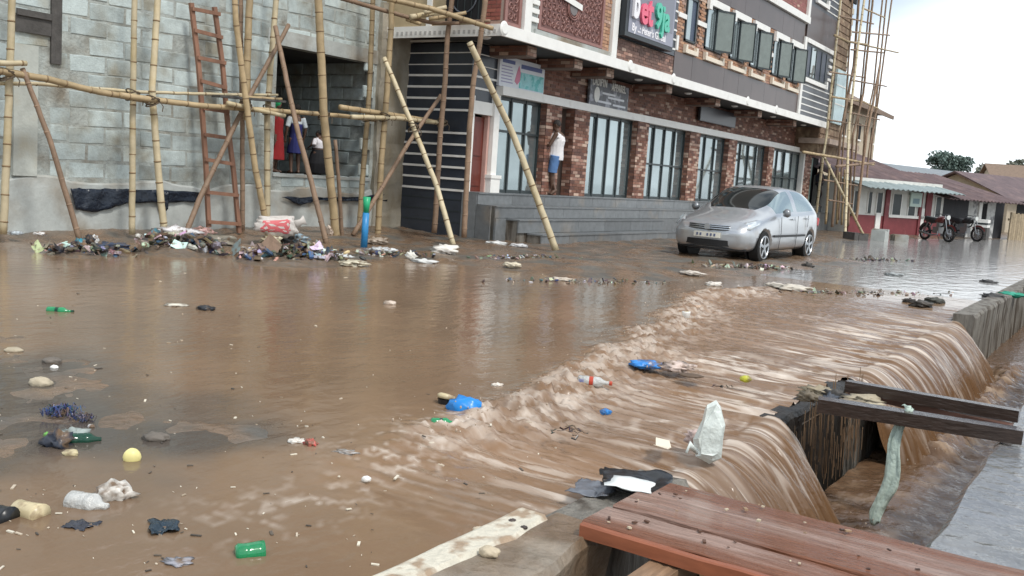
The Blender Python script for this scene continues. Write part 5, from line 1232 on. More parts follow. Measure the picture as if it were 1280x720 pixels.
def person(name, label, loc, yaw, H, J, clothes, hair=(.012,.01,.009), vox=.009, scarf=None, group=None, hyaw=None):
    """J: joints in metres for a 1.7 m body, x forward, y left, z up; clothes: list of (name, material, [chains])"""
    s = H/1.7; e = thing(name, label, 'person', loc, yaw, group)
    mb = MB(); q = lambda v: Vector(v)*s
    pel, che, nec, hd = q(J['pelvis']), q(J['chest']), q(J['neck']), q(J['head'])
    mb.tube([pel-Vector((0,0,.07*s)), pel, (pel+che)/2, che, nec-Vector((0,0,.05*s)), nec, hd-Vector((0,0,.06*s))],
            [.12*s,.165*s,.145*s,.185*s,.15*s,.06*s,.055*s], 14, ry=[.09*s,.115*s,.10*s,.12*s,.085*s,.055*s,.055*s])
    head(mb, hd, hyaw or 0, s)
    for k, sd_ in (('l',1),('r',-1)):
        sh, el, wr = q(J[k+'sh']), q(J[k+'el']), q(J[k+'wr'])
        mb.tube([sh+Vector((0,-.03*sd_*s,.0)), sh, sh.lerp(el,.5), el, el.lerp(wr,.3), wr],[.05*s,.055*s,.047*s,.038*s,.038*s,.025*s],10)
        hand(mb, wr, wr-el, sd_, s)
        hi, kn, an, toe = q(J[k+'hip']), q(J[k+'kn']), q(J[k+'an']), q(J[k+'toe'])
        mb.tube([hi, hi.lerp(kn,.4), kn, kn.lerp(an,.3), kn.lerp(an,.7), an],[.09*s,.082*s,.056*s,.058*s,.042*s,.035*s],10)
        d = (toe-an); mb.tube([an-Vector((0,0,.02*s))-d.normalized()*.045*s, an-Vector((0,0,.025*s)), an.lerp(toe,.55), toe],[.032*s,.042*s,.042*s,.026*s],8,ry=[.03*s,.04*s,.03*s,.016*s])
    remesh(mb, 'body', vox, m_skin, e, 2)
    for nm, mt, chains in clothes:
        cm = MB()
        for ch in chains: cm.tube([q(c[0]) for c in ch],[c[1]*s for c in ch],14,ry=[c[2]*s for c in ch])
        remesh(cm, nm, vox, mt, e, 1)
    if hair is not None:
        hb_ = MB(); f = hyaw or 0; c = hd+Vector((-.022*math.cos(f),-.022*math.sin(f),.052))*s
        ell(hb_, c, (.092*s,.092*s,.092*s)); hm = M('hair_%g' % hair[0], hair, .9, bscale=60, bstr=.01); hb_.build('hair', hm, e, local=True, smooth=True)
    if scarf:
        sb = MB(); ell(sb, hd+Vector((-.015,0,.04))*s, (.108*s,.104*s,.115*s)); sb.tube([q(J['head'])+Vector((-.05,0,-.02))*s, q(J['neck'])+Vector((-.07,0,.0))*s, q(J['chest'])+Vector((-.1,0,.12))*s],[.09*s,.10*s,.16*s],12,ry=[.07*s,.08*s,.09*s])
        remesh(sb, 'headscarf', vox, scarf, e, 1)
    return e
STAND = dict(pelvis=(0,0,.93), chest=(.0,0,1.24), neck=(-.01,0,1.44), head=(.02,0,1.57), lsh=(0,.19,1.38), rsh=(0,-.19,1.38), lel=(-.02,.25,1.10), rel=(-.02,-.25,1.10), lwr=(.06,.25,.86), rwr=(.06,-.25,.86),
             lhip=(0,.09,.88), rhip=(0,-.09,.88), lkn=(.03,.10,.48), rkn=(.03,-.10,.48), lan=(-.01,.10,.07), ran=(-.01,-.10,.07), ltoe=(.15,.12,.02), rtoe=(.15,-.12,.02))
# man in vest on the top step, back to the street, one foot crossed behind
J = dict(STAND); J.update(lel=(.12,.24,1.12), lwr=(.30,.12,1.10), rel=(-.05,-.25,1.10), rwr=(.02,-.24,.85), lkn=(.05,.04,.48), rkn=(.10,-.13,.50), lan=(.02,.02,.07), ran=(-.06,.10,.13), ltoe=(.17,.05,.02), rtoe=(.03,.18,.02), head=(.04,.01,1.57))
m_vest = M('white_vest', (.74,.72,.72), .8, nscale=6, namt=.08, bscale=14, bstr=.01); m_short = M('blue_shorts', (.10,.20,.40), .8, nscale=7, namt=.2, bscale=12, bstr=.012)
vest = [[((0,0,.80),.178,.134),((0,0,.88),.182,.136),((0,0,.98),.172,.126),((0,0,1.1),.168,.122),((0,0,1.24),.196,.134),((0,0,1.33),.175,.122),((-.005,0,1.40),.12,.10)],
        [((-.02,.10,1.30),.06,.07),((-.012,.105,1.415),.042,.075)],[((-.02,-.10,1.30),.06,.07),((-.012,-.105,1.415),.042,.075)]]
shorts = [[((0,0,.84),.16,.125),((0,0,.93),.172,.128),((0,0,.96),.165,.12)],[((0,.09,.90),.11,.11),((.03,.075,.66),.108,.108),((.045,.06,.52),.11,.105)],[((0,-.09,.90),.11,.11),((.05,-.12,.66),.108,.108),((.085,-.13,.54),.11,.105)]]
mp_ = P(693,243,z=1.0); my = 11.52; mpx = P(691,245,Y=my)
person('person', 'man in a white sleeveless vest and blue shorts leaning in the brick shop doorway', (mpx.x, my, 1.0), math.radians(112), 1.72, J, [('vest',m_vest,vest),('shorts',m_short,shorts)], hair=(.05,.045,.042), vox=.008)
# children in the unglazed opening
FZ = OZ0
kidm = lambda n, c: M(n, c, .85, nscale=8, namt=.15)
JB = dict(STAND)
blouse = [[((0,0,1.02),.165,.125),((0,0,1.24),.19,.13),((0,0,1.36),.15,.10),((0,0,1.43),.075,.07)],[((0,.17,1.38),.07,.07),((-.02,.25,1.14),.06,.06)],[((0,-.17,1.38),.07,.07),((-.02,-.25,1.14),.06,.06)]]
pina = [[((0,0,.50),.26,.20),((0,0,.75),.22,.17),((0,0,.98),.178,.14),((0,0,1.2),.195,.14),((0,0,1.30),.16,.11)]]
kx = P(369,210,Y=GY+.28)
person('person', 'child in a pale blouse and dark blue pinafore standing in the opening', (kx.x, GY+.30, FZ), math.radians(75), 1.32, JB, [('blouse',kidm('pale_blouse',(.45,.5,.52)),blouse),('pinafore',kidm('navy_pinafore',(.02,.025,.12)),pina)], vox=.011)
JC = dict(STAND); JC.update(lkn=(.12,.14,.42), rkn=(.12,-.14,.42), lel=(.05,.25,1.14), lwr=(.2,.16,1.05), rel=(.05,-.25,1.14), rwr=(.2,-.16,1.05))
skirt = [[((0,0,.06),.27,.24),((0,0,.45),.30,.26),((0,0,.8),.24,.19),((0,0,.98),.18,.13)]]
kx = P(397,214,Y=GY+.12)
person('person', 'small child in a white shirt and black skirt at the sill of the opening', (kx.x, GY+.12, FZ), math.radians(100), .93, JC, [('shirt',kidm('white_shirt',(.68,.66,.68)),blouse),('skirt',kidm('black_skirt',(.01,.01,.012)),skirt)], vox=.010).scale = (1.3,1.3,.93)
kx = P(340,210,Y=GY+.35)
dress = [[((0,0,.30),.24,.2),((0,0,.7),.21,.16),((0,0,.98),.178,.135),((0,0,1.22),.19,.135),((0,0,1.36),.13,.1)],[((0,.17,1.38),.07,.07),((-.02,.25,1.10),.06,.06)],[((0,-.17,1.38),.07,.07),((-.02,-.25,1.10),.06,.06)]]
person('person', 'child in a red dress and green headscarf at the left edge of the opening', (kx.x+.03, GY+.33, FZ), math.radians(-60), 1.38, dict(STAND), [('dress',kidm('red_dress',(.30,.02,.022)),dress)], hair=None, scarf=kidm('green_scarf',(.02,.34,.13)), vox=.011)
# dark figure at the far doorway
dx = P(1019,262,Y=11.55)
JD = dict(STAND); JD.update(rel=(.1,-.33,1.16), rwr=(.05,-.2,.98), lkn=(.12,.1,.5))
trou = [[((0,0,.88),.16,.12),((0,0,1.0),.17,.125)],[((0,.09,.90),.10,.10),((.08,.10,.5),.085,.085),((.0,.10,.1),.075,.075)],[((0,-.09,.90),.10,.10),((.03,-.10,.5),.085,.085),((-.01,-.10,.1),.075,.075)]]
person('person', 'figure in dark clothes standing at the far doorway beside the scaffold', (dx.x, 11.5, 1.0), math.radians(-70), 1.66, JD, [('shirt',kidm('dark_shirt',(.03,.03,.045)),blouse),('trousers',kidm('dark_trousers',(.015,.015,.02)),trou)], vox=.014)

# ================================================================== PLANK BRIDGE, OLD BEAMS, CLOTH
m_plank = M('wet_red_plank', (.18,.072,.038), .12, nscale=5, namt=.3, bscale=10, bstr=.012, stretch=(9,.8,5), col2=(.31,.21,.17), c2scale=.7, c2lo=.45, c2hi=.62, r2=.10)  # paler patches paint the sky's sheen on the wet wood
m_plank2 = M('plank_edge', (.27,.09,.045), .35, nscale=6, namt=.3, stretch=(5,.8,5))
br = thing('plank_bridge', 'footbridge of wet reddish planks laid across the drain', 'footbridge', (3.5,.7,0))
def plank(x0, x1, y0, y1, z0, z1, mat, name='plank', n=16, par=br, skew=0.):
    vs = []; fs = []; mb = MB()
    for i in range(n+1):
        y = y0+(y1-y0)*i/n; s_ = skew*i/n; w = random.uniform(-.004,.004); h = random.uniform(-.003,.003); c = .006
        ring = [(x0+w,z0),(x1+w,z0),(x1+w,z1-c+h),(x1+w-c,z1+h),(x0+w+c,z1+h),(x0+w,z1-c+h)]
        vs += [(x+s_,y,z) for x, z in ring]
        if i:
            for j in range(6): a = (i-1)*6; fs.append((a+j,a+(j+1)%6,a+6+(j+1)%6,a+6+j))
    fs += [tuple(range(5,-1,-1)), tuple(n*6+j for j in range(6))]; mb.add(vs, fs); return mb.build(name, mat, par)
plank(3.175,3.39,1.665,-.9,.045,.105,m_plank); plank(3.402,3.63,1.65,-.9,.050,.112,m_plank,skew=.01); plank(3.646,3.88,1.61,-.9,.040,.098,m_plank,skew=.015)
plank(3.14,3.174,1.655,-.9,.045,.10,m_plank2,'edge_board')
plank(2.86,3.75,1.36,1.245,-.05,.034,M('bearer_wood',(.24,.15,.09),.5,nscale=8,namt=.3,stretch=(1,5,5)),'bearer',6)
plank(3.12,3.75,.9,.8,-.04,.034,MATS['bearer_wood'],'bearer',6)
# litter crumbs on the planks
mb = MB()
for k in range(42):
    x, y = random.uniform(3.19,3.87), 1.6-random.random()**1.3*1.1; s_ = random.uniform(.004,.014)
    c = random.choice([(.06,.03,.02),(.10,.05,.03),(.3,.2,.12),(.5,.42,.3)]); mb.bar((x,y,.111),(x+random.uniform(-1,1)*s_*2,y+random.uniform(-1,1)*s_*2,.113),s_,s_*.5,col=c)
mb.build('wet_crumbs', m_attr, label='crumbs of wet wood and dirt scattered over the bridge planks', cat='debris', kind='stuff')
# old beams across the drain farther on
m_oldbeam = M('wet_black_beam', (.045,.031,.025), .12, nscale=6, namt=.4, bscale=8, bstr=.004, stretch=(6,1,6))
bmA, bmB = P(1058,482,z=.12), P(1274,520,z=.12)
MB().bar(bmA, bmB, .085, .075).build('timber_beam', m_oldbeam, label='dark wet timber beam across the drain, farther of the pair', cat='beam')
bmC, bmD = P(1022,505,z=.09), P(1276,545,z=.06)
mb = MB(); mb.bar(bmC, bmD, .12, .085); mb.build('timber_beam', m_oldbeam, label='thicker dark timber beam across the drain carrying the hanging cloth', cat='beam')
bmE, bmF = P(1064,488,z=.05), P(1262,535,z=.05)
MB().bar(bmE, bmF, .10, .05).build('timber_board', M('brown_board',(.12,.06,.045),.3,nscale=6,namt=.3), label='reddish brown board wedged between the two dark beams', cat='board')
m_cloth = M('pale_green_cloth', (.46,.55,.48), .6, nscale=10, namt=.2, bscale=25, bstr=.01)
mb = MB(); vs = []; fs = []; pth = [(1134,508,.10),(1131,516,.06),(1124,545,-.1),(1112,590,-.25),(1104,625,-.42),(1096,655,-.55)]
wd_ = [.03,.02,.03,.045,.04,.03]; X0 = P(1134,508,z=.12)
nn = 22
for i in range(nn+1):
    t = i/nn*(len(pth)-1); k = min(int(t), len(pth)-2); u_ = t-k
    px = pth[k][0]+(pth[k+1][0]-pth[k][0])*u_; py = pth[k][1]+(pth[k+1][1]-pth[k][1])*u_; p = P(px+5*math.sin(i*.55), py, X=X0.x-.12-.02*t); w0 = wd_[k]+(wd_[k+1]-wd_[k])*u_
    for j in range(5): a = (j/4-.5); vs.append((p.x+a*.035+.018*math.sin(j*2.4+i*.6), p.y-a*w0*2.0, p.z+.01*math.sin(i*1.3+j)))
    if i:
        for j in range(4): a = (i-1)*5+j; fs.append((a,a+1,a+6,a+5))
o = mb.add(vs, fs).build('hanging_cloth', m_cloth, label='pale green rag hanging from the thicker beam into the drain', cat='cloth', smooth=True); o.modifiers.new('t','SOLIDIFY').thickness = .006

# ================================================================== LITTER
def blob(name, label, px, py, w, h, col, mat=None, cat='litter', z=0., flat=.5, rough=.25, seed=0, rot=None, elong=1., group=None, sub=3):
    """crumpled lump; w,h in photo pixels"""
    p = P(px, py, z=z); dep = (p-Vector((0,0,CAM_H))).dot(c_f); k = dep/F_PX; rnd = np.random.RandomState(seed+int(px*3+py))
    bm = bmesh.new(); bmesh.ops.create_icosphere(bm, subdivisions=sub, radius=1.)
    W, Hh = w*k/2, h*k
    ph = rnd.rand(9)*6.28; mb = MB()
    vs = []
    for v in bm.verts:
        n = v.co; d = 1+rough*(math.sin(n.x*5+ph[0])*math.sin(n.y*6+ph[1])+.6*math.sin(n.z*9+ph[2]+n.x*7)+.5*math.sin(n.y*13+ph[3])*math.sin(n.x*11+ph[4]))
        d += rough*.5*(rnd.rand()-.5)
        vs.append((n.x*d*W*elong, n.y*d*W*.75, (n.z*d*.5+.15)*Hh*flat*2))
    fs = [tuple(x.index for x in f.verts) for f in bm.faces]; bm.free()
    a = rot if rot is not None else -(math.pi/2-YAW)+rnd.uniform(-.3,.3)
    ca_, sa_ = math.cos(a), math.sin(a); vs = [(p.x+x*ca_-y*sa_, p.y+x*sa_+y*ca_, p.z+zz) for x, y, zz in vs]
    mb.add(vs, fs, col)
    return mb.build(name, mat or m_plastic, label=label, cat=cat, group=group, smooth=(sub >= 3))
def bottle(name, label, px, py, L, r, ang, mat, cap=None, z=0., cut=False, tiltz=0.):
    """lying bottle; L, r metres; ang in the ground plane relative to the picture's horizontal"""
    p = P(px, py, z=z); a = -(math.pi/2-YAW)+ang; e = thing(name, label, 'bottle', (p.x,p.y,z+r*.12), a)
    prof = [(-L/2,r*.8),(-L/2+.01,r),(-L*.2,r),(-L*.15,r*.94),(0,r*.94),(.05*L,r),(L*.18,r),(L*.32,r*.5),(L*.40,r*.36),(L*.5,r*.36)] if not cut else [(-L/2,r*.8),(-L/2+.01,r),(-L*.1,r*.95),(.1*L,r),(L*.3,r*1.05),(L*.5,r*1.1)]
    MB().tube([(x,0,tiltz*x) for x, _ in prof],[q for _, q in prof],14).build('bottle_body', mat, e, local=True, smooth=True)
    if cap: MB().tube([(L*.5,0,tiltz*L*.5),(L*.5+.02,0,tiltz*L*.5)],r*.42,10).build('cap', cap, e, local=True)
    MB().tube([(-L*.14,0,-tiltz*L*.14),(-L*.01,0,0)],r*.965,14).build('label_band', cap or mat, e, local=True)
    return e
g_green = M('green_plastic', (.01,.22,.08), .12, nscale=12, namt=.3, coat=.4); g_dkgreen = M('dark_green_glass', (.008,.05,.03), .1, nscale=10, namt=.4)
g_clear = M('clear_plastic', (.46,.46,.44), .15, nscale=12, namt=.25, col2=(.2,.22,.4), c2scale=9, c2lo=.58, c2hi=.64, bscale=25, bstr=.02)
g_yel = M('yellowed_plastic', (.55,.46,.28), .3, nscale=12, namt=.2, col2=(.3,.22,.13), c2scale=18, c2lo=.5, c2hi=.65); g_white = M('white_plastic', (.75,.74,.70), .4, nscale=9, namt=.12); g_black = M('black_plastic', (.012,.013,.015), .3, nscale=9, namt=.3)
m_stone = M('stone', (.42,.36,.26), .7, nscale=9, namt=.25, bscale=20, bstr=.01); m_stone_d = M('dark_stone', (.14,.12,.10), .6, nscale=9, namt=.3)
m_bluep = M('blue_plastic', (.015,.22,.62), .3, nscale=10, namt=.15)
DR = []
bottle('green_bottle', 'bright green bottle floating alone on the pool', 74, 389, .20, .032, .05, g_green, cap=g_dkgreen)
blob('white_strip', 'white plastic strip floating beside a black bag on the pool', 220, 382, 26, 4, (.7,.66,.56), flat=.4)
blob('black_bag', 'small black plastic bag floating on the middle of the pool', 257, 387, 22, 8, (.015,.016,.02))
blob('stone', 'pale flat stone in the shallow water beside the brown stone', 17, 439, 22, 8, (.5,.45,.36), m_stone, 'stone', rough=.08)
blob('stone', 'brown stone lying just above the tan stone', 65, 453, 22, 10, (.3,.25,.2), m_stone_d, 'stone', rough=.12)
blob('stone', 'small white stone touching the brown stone', 68, 460, 10, 6, (.7,.68,.6), g_white, 'stone', rough=.1)
blob('stone', 'large tan stone standing in the shallow water', 51, 481, 28, 17, (.5,.42,.3), m_stone, 'stone', rough=.10, flat=.45)
def tangle(name, label, px, py, w, h, col, n=26, seed=1, cat='netting'):
    p = P(px, py, z=0); dep = (p-Vector((0,0,CAM_H))).dot(c_f); k = dep/F_PX; rnd = random.Random(seed); mb = MB(); W = w*k/2; Hh = h*k
    for q in range(n):
        a = rnd.uniform(0,6.28); pts = []; c = Vector((p.x+rnd.uniform(-W,W)*.7, p.y+rnd.uniform(-W,W)*.6, 0))
        for i in range(6): a += rnd.uniform(-1.7,1.7); c = c+Vector((math.cos(a),math.sin(a),0))*W*.22; pts.append((c.x,c.y,rnd.uniform(0,1)*Hh*.5+.002))
        cc = tuple(v*rnd.uniform(.5,1.7) for v in col); mb.tube(pts, W*.014+.0006, 4, col=cc, ry=[W*.05]*6)
    return mb.build(name, m_plastic, label=label, cat=cat, kind='stuff')
tangle('blue_netting', 'tangle of dark blue netting lying in the shallows', 75, 519, 32, 26, (.03,.06,.14), 70, 3)
tangle('blue_netting', 'smaller tangle of blue netting beside the first', 100, 526, 26, 16, (.03,.05,.12), 34, 5)
blob('black_bag', 'black and silver wrapper bundle in the near rubbish clump', 72, 556, 34, 24, (.03,.035,.05), rough=.4)
bottle('green_bottle', 'dark green bottle lying in the near rubbish clump', 104, 551, .16, .035, .35, g_dkgreen)
blob('clear_bag', 'crumpled grey film in the near rubbish clump', 90, 546, 30, 14, (.30,.34,.32), rough=.5)
blob('corn_cob', 'pale cob lying against the near rubbish clump', 88, 568, 20, 10, (.55,.47,.28), rough=.12, cat='corn cob')
blob('white_scrap', 'white scrap beside the near rubbish clump', 114, 534, 9, 6, (.7,.72,.72), rough=.1)
blob('green_scrap', 'bright green scrap on the near rubbish clump', 60, 545, 10, 8, (.15,.4,.08), rough=.2)
blob('brown_lump', 'dark brown lump of wood in the shallows', 195, 549, 32, 13, (.13,.09,.06), m_stone_d, 'wood', rough=.15)
blob('yellow_ball', 'pale yellow ball floating on the flood', 165, 575, 22, 19, (.72,.64,.27), M('yellow_ball',(.72,.64,.27),.4,nscale=9,namt=.1), 'ball', rough=.02, flat=.62)
bottle('water_bottle', 'crushed clear bottle with blue print floating on the near water', 110, 632, .17, .045, -.2, g_clear)
blob('clear_bag', 'twisted clear plastic bag floating behind the crushed bottle', 143, 622, 42, 30, (.58,.55,.5), rough=.3)
e = bottle('drink_bottle', 'cut yellowish bottle with a black base floating near', 36, 642, .13, .040, -.35, g_yel, cut=True)
bottle('black_can', 'black can end joined to the cut yellowish bottle', 4, 648, .07, .042, -.35, g_black, cut=True)
q = P(100,657,z=0); DR.append(('dark_rag', 'dark wet rag floating below the crushed bottle', q.x, q.y, .042, .05, -.004, (.03,.032,.045), 7, .014, 'rag', .3))
q = P(205,659,z=0); DR.append(('teal_bag', 'dark teal plastic bag spread flat on the near water', q.x, q.y, .05, .075, -.004, (.015,.03,.045), 9, .02, 'plastic bag', -.5))
blob('clear_bag', 'thin grey plastic film floating near the cut green bottle', 222, 703, 30, 8, (.30,.30,.33), rough=.5, flat=.3)
bottle('green_bottle', 'cut green bottle half floating on the near water', 312, 692, .10, .036, .45, g_green, cut=True)
blob('red_wrapper', 'red and white wrapper floating at the start of the foam line', 388, 556, 16, 11, (.65,.10,.09), rough=.35)
blob('white_wrapper', 'white plastic half of a torn wrapper beside the red one', 371, 552, 22, 6, (.66,.62,.56), rough=.3)
blob('grey_wrapper', 'grey film wrapper floating downstream of the red wrapper', 432, 566, 26, 6, (.34,.32,.3), rough=.4, flat=.35)
blob('white_stone', 'small round white piece drifting on the near flow', 458, 600, 12, 8, (.74,.68,.58), g_white, rough=.1)
blob('foam_cap', 'pale pink cap floating in the middle of the pool', 487, 380, 16, 7, (.55,.46,.38), rough=.1)
# blue tub and tin
blob('blue_tub', 'bright blue crumpled plastic tub floating at the foam line', 581, 513, 42, 27, (.015,.20,.62), m_bluep, 'tub', rough=.13, flat=.5, seed=4)
q = P(557,504,z=0); e = thing('tin_can', 'cream lidded can with a black side floating against the blue tub', 'can', (q.x,q.y,.0), 0)
MB().tube([(0,0,-.02),(0,0,.03)],[.045,.05],16).build('can_side', g_black, e, local=True); MB().tube([(0,0,.03),(.004,0,.05),(.006,0,.055)],[.055,.055,.04],16).build('can_lid', g_yel, e, local=True, smooth=True)
bottle('green_bottle', 'green bottle lying in the foam below the blue tub', 553, 529, .13, .028, .25, g_green, cap=g_dkgreen)
blob('white_scrap', 'white scrap on the calm water above the blue tub', 621, 482, 14, 5, (.72,.66,.58))
# in the chute
bottle('drink_bottle', 'clear bottle with a red cap end tumbling in the foam line', 742, 478, .22, .038, -.15, g_clear, cap=M('red_cap',(.45,.06,.03),.35))
blob('blue_wrapper', 'blue and white wrapper floating below the foam line', 808, 457, 40, 9, (.03,.22,.6), rough=.3)
blob('pink_bag', 'pale pinkish bag trailing from the blue wrapper', 846, 460, 44, 11, (.58,.46,.4), rough=.35)
e = thing('white_cup', 'white cup bobbing upright at the top of the foam line', 'cup', P(857,399,z=-.02)); MB().tube([(0,0,-.03),(0,0,.07),(0,0,.085)],[.035,.045,.047],14).build('cup_wall', g_white, e, local=True, smooth=True); MB().tube([(0,0,.0855),(0,0,.087)],.03,12).build('cup_mouth', g_yel, e, local=True)
blob('stick', 'pinkish stick floating beside the white cup', 873, 384, 18, 4, (.5,.36,.26), m_attr, 'stick', rough=.05)
blob('blue_scrap', 'small blue scrap in the middle of the rushing water', 757, 516, 14, 8, (.02,.2,.55), rough=.2)
tangle('black_twig', 'black twig in the rushing water', 708, 541, 46, 9, (.02,.015,.012), 8, 11, 'twig')
blob('juice_can', 'yellow green can floating near the far curtain', 932, 475, 14, 9, (.5,.5,.05), rough=.12)
tangle('black_twigs', 'dark sticks near the yellow green can', 903, 485, 26, 7, (.02,.016,.012), 5, 12, 'twig')
blob('brown_stick', 'brown stick near the pale pinkish bag', 864, 470, 30, 4, (.10,.065,.04), m_attr, 'stick', rough=.08)
# white sack stuck upright above the lip
q = P(889,574,z=-.05); e = thing('white_sack', 'pale sack standing upright in the current above the near fall', 'sack', (q.x,q.y,-.12))
out_ = [(872,572),(868,548),(876,525),(884,508),(895,499),(902,510),(906,530),(905,556),(899,572),(888,578)]; vs = []; fs = []; mb = MB(); n = len(out_)
dep_ = (q-Vector((0,0,CAM_H))).dot(c_f); lay = ((-.035,.72),(-.03,.9),(0,1.0),(.03,.9),(.035,.7))
cxy = (888,540)
for k, (d, sc_) in enumerate(lay):
    for (a_, b_) in out_:
        w_ = Vector((0,0,CAM_H))+ray(cxy[0]+(a_-cxy[0])*sc_, cxy[1]+(b_-cxy[1])*sc_)*dep_; w_ = w_+Vector((c_f.x,c_f.y,0))*d+Vector((random.uniform(-.012,.012),random.uniform(-.012,.012),random.uniform(-.010,.010))); vs.append(w_)
    if k:
        for i_ in range(n): fs.append(((k-1)*n+i_,(k-1)*n+(i_+1)%n,k*n+(i_+1)%n,k*n+i_))
fs += [tuple(range(n-1,-1,-1)), tuple((len(lay)-1)*n+i_ for i_ in range(n))]
mb.add(vs, fs); o = mb.build('sack_body', M('wet_sack',(.60,.64,.60),.22,nscale=14,namt=.12,bscale=9,bstr=.03), e)
mb = MB(); mb.tube([P(872,566,Y=q.y),P(862,556,Y=q.y),P(858,566,Y=q.y)],[.012,.02,.008],7,ry=[.006]*3); mb.build('loose_fold', MATS['wet_sack'], e, smooth=True)
blob('pink_scrap', 'pinkish scrap caught beside the upright pale sack', 868, 548, 20, 16, (.55,.42,.38), rough=.4)
q = P(828,553,z=0); e = thing('paper_sheet', 'folded cream paper lying in the rushing water', 'paper', (q.x,q.y,-.035), .3)
mb = MB(); mb.add([(-.07,-.04,.02),(.0,-.05,.012),(.07,-.03,.03),(-.06,.04,.03),(.0,.035,.012),(.06,.045,.04)],[(0,1,4,3),(1,2,5,4)]); o = mb.build('sheet', M('cream_paper',(.7,.62,.5),.7), e, local=True); o.modifiers.new('t','SOLIDIFY').thickness = .003
# black plastic bag and white paper at the head of the bridge
def drape(name, label, cx, cy, lx, ly, z, mat, seed, amp, cat, rz=0., n=16):
    rnd = np.random.RandomState(seed); xs_, ys_ = np.meshgrid(np.linspace(-1,1,n), np.linspace(-1,1,n), indexing='ij')
    zz = (fbm(xs_*2.2+seed, ys_*2.2, 3)-.5)*amp*2+z+amp*.6; ed = 1+.25*(fbm(xs_*2+seed*3, ys_*2, 2)-.5)*2
    X_ = xs_*lx*ed; Y_ = ys_*ly*ed; c, s_ = math.cos(rz), math.sin(rz)
    vs = np.stack([cx+X_*c-Y_*s_, cy+X_*s_+Y_*c, zz], -1).reshape(-1,3); id_ = np.arange(n*n).reshape(n,n); f = np.stack([id_[:-1,:-1],id_[1:,:-1],id_[1:,1:],id_[:-1,1:]],-1).reshape(-1,4)
    mb = MB(); mb.add(vs.tolist(), f.tolist()); o = mb.build(name, mat, label=label, cat=cat, smooth=True); o.modifiers.new('t','SOLIDIFY').thickness = .003; return o
q = P(795,607,z=.03); drape('black_bag', 'black plastic bag spread on the drain edge at the head of the bridge', q.x, q.y, .17, .16, .03, g_black, 4, .035, 'plastic bag', .4)
q = P(745,606,z=.03); drape('black_bag', 'grey black film stuck to the kerb left of the bridge head', q.x-.02, q.y, .10, .09, .01, M('grey_film',(.13,.14,.16),.2,nscale=9,namt=.3), 6, .02, 'plastic film', .2)
q = P(790,603,z=.08); drape('white_card', 'white card lying on the black bag at the bridge head', q.x-.01, q.y, .085, .10, .075, M('white_card',(.74,.76,.74),.5,nscale=9,namt=.08), 9, .006, 'card', .25, 6)
for (nm, lb, x_, y_, lx_, ly_, z_, c_, sd_, am_, ct_, r_) in DR: drape(nm, lb, x_, y_, lx_, ly_, z_, M('film_'+nm, c_, .18, nscale=12, namt=.4, bscale=40, bstr=.006), sd_, am_, ct_, r_, 14)
# rubble on the kerb
for (px, py, w, h, c, lab) in ((612,692,26,17,(.5,.42,.3),'cream stone sitting on the whitewashed kerb'),(640,652,10,7,(.06,.045,.04),'black clod on the end of the whitewashed kerb'),(655,660,9,6,(.05,.04,.035),'second black clod on the end of the whitewashed kerb'),(600,663,18,8,(.55,.46,.34),'pale chip floating against the kerb')):
    blob('kerb_stone', lab, px, py, w, h, c, m_attr, 'stone', z=.055 if 'floating' not in lab else 0, rough=.14, flat=.42)
# litter on the old beams
for k, (px, py, w, h, c, lab) in enumerate(((1022,486,36,10,(.30,.25,.17),'straw and wood scraps heaped on the beam end over the drain'),(1045,492,30,12,(.06,.055,.05),'dark wet bundle on the beam end over the drain'),(1078,496,44,9,(.36,.31,.22),'pale splintered wood lying between the two dark beams'),(1036,500,16,16,(.05,.06,.08),'bluish black rag caught at the end of the thicker beam'),(1105,487,40,7,(.05,.04,.04),'black plastic scrap between the two dark beams'),(1060,502,34,10,(.20,.16,.11),'muddy straw lying along the thicker beam'),(1012,494,24,12,(.16,.13,.09),'muddy leaf clump at the very end of the thicker beam'),(1090,505,26,8,(.42,.36,.25),'pale reed bundle beside the hanging cloth'))):
    blob('beam_litter', lab, px, py+4, w, h, c, m_attr, 'debris', z=.07, rough=.45)
# debris towards the far road
for (px, py, w, h, c, lab) in ((1152,381,26,8,(.07,.06,.05),'dark clump of stones on the wet road above the far curtain'),(1168,378,22,9,(.06,.06,.05),'second dark clump of stones on the wet road above the far curtain'),(1136,377,14,6,(.05,.04,.035),'small dark clod left of the stone clumps on the wet road'),
        (1264,369,30,6,(.03,.30,.20),'green plastic scrap on the drain wall'),(1240,372,24,8,(.05,.05,.05),'dark rag on the drain wall beside the green scrap'),(1236,353,18,5,(.08,.08,.08),'dark stone on the wet road beyond the drain wall'),(1118,344,22,5,(.30,.32,.32),'grey slab edge showing in the wet road'),
        (990,361,46,8,(.55,.50,.42),'white splintered board at the far end of the foam line'),(966,358,22,7,(.5,.46,.4),'white rag left of the splintered board'),(892,357,20,7,(.62,.58,.52),'white bag on the mud before the car'),(865,342,26,5,(.58,.52,.45),'pale scrap on the mud before the car'),
        (556,314,30,12,(.72,.68,.62),'white carton at the foot of the pale strut'),(514,322,12,12,(.7,.68,.62),'white plastic tub beside the white carton'),(530,328,30,6,(.6,.6,.58),'white rag below the white plastic tub'),(640,332,22,6,(.62,.55,.42),'cream slab on the mud before the steps'),(700,350,30,5,(.55,.48,.4),'pale scrap row at the edge of the pool before the steps'),
        (620,305,26,5,(.7,.7,.68),'white wrapper at the foot of the granite steps'),(648,308,22,5,(.6,.6,.6),'grey wrapper at the foot of the granite steps'),(1010,334,14,8,(.05,.045,.04),'dark stone by the rear wheel of the car')):
    p = P(px, py, z=0); blob('road_debris', lab, px, py, w, h, c, m_attr, 'debris', z=max(0, gz1(p.x, p.y)), rough=.35)
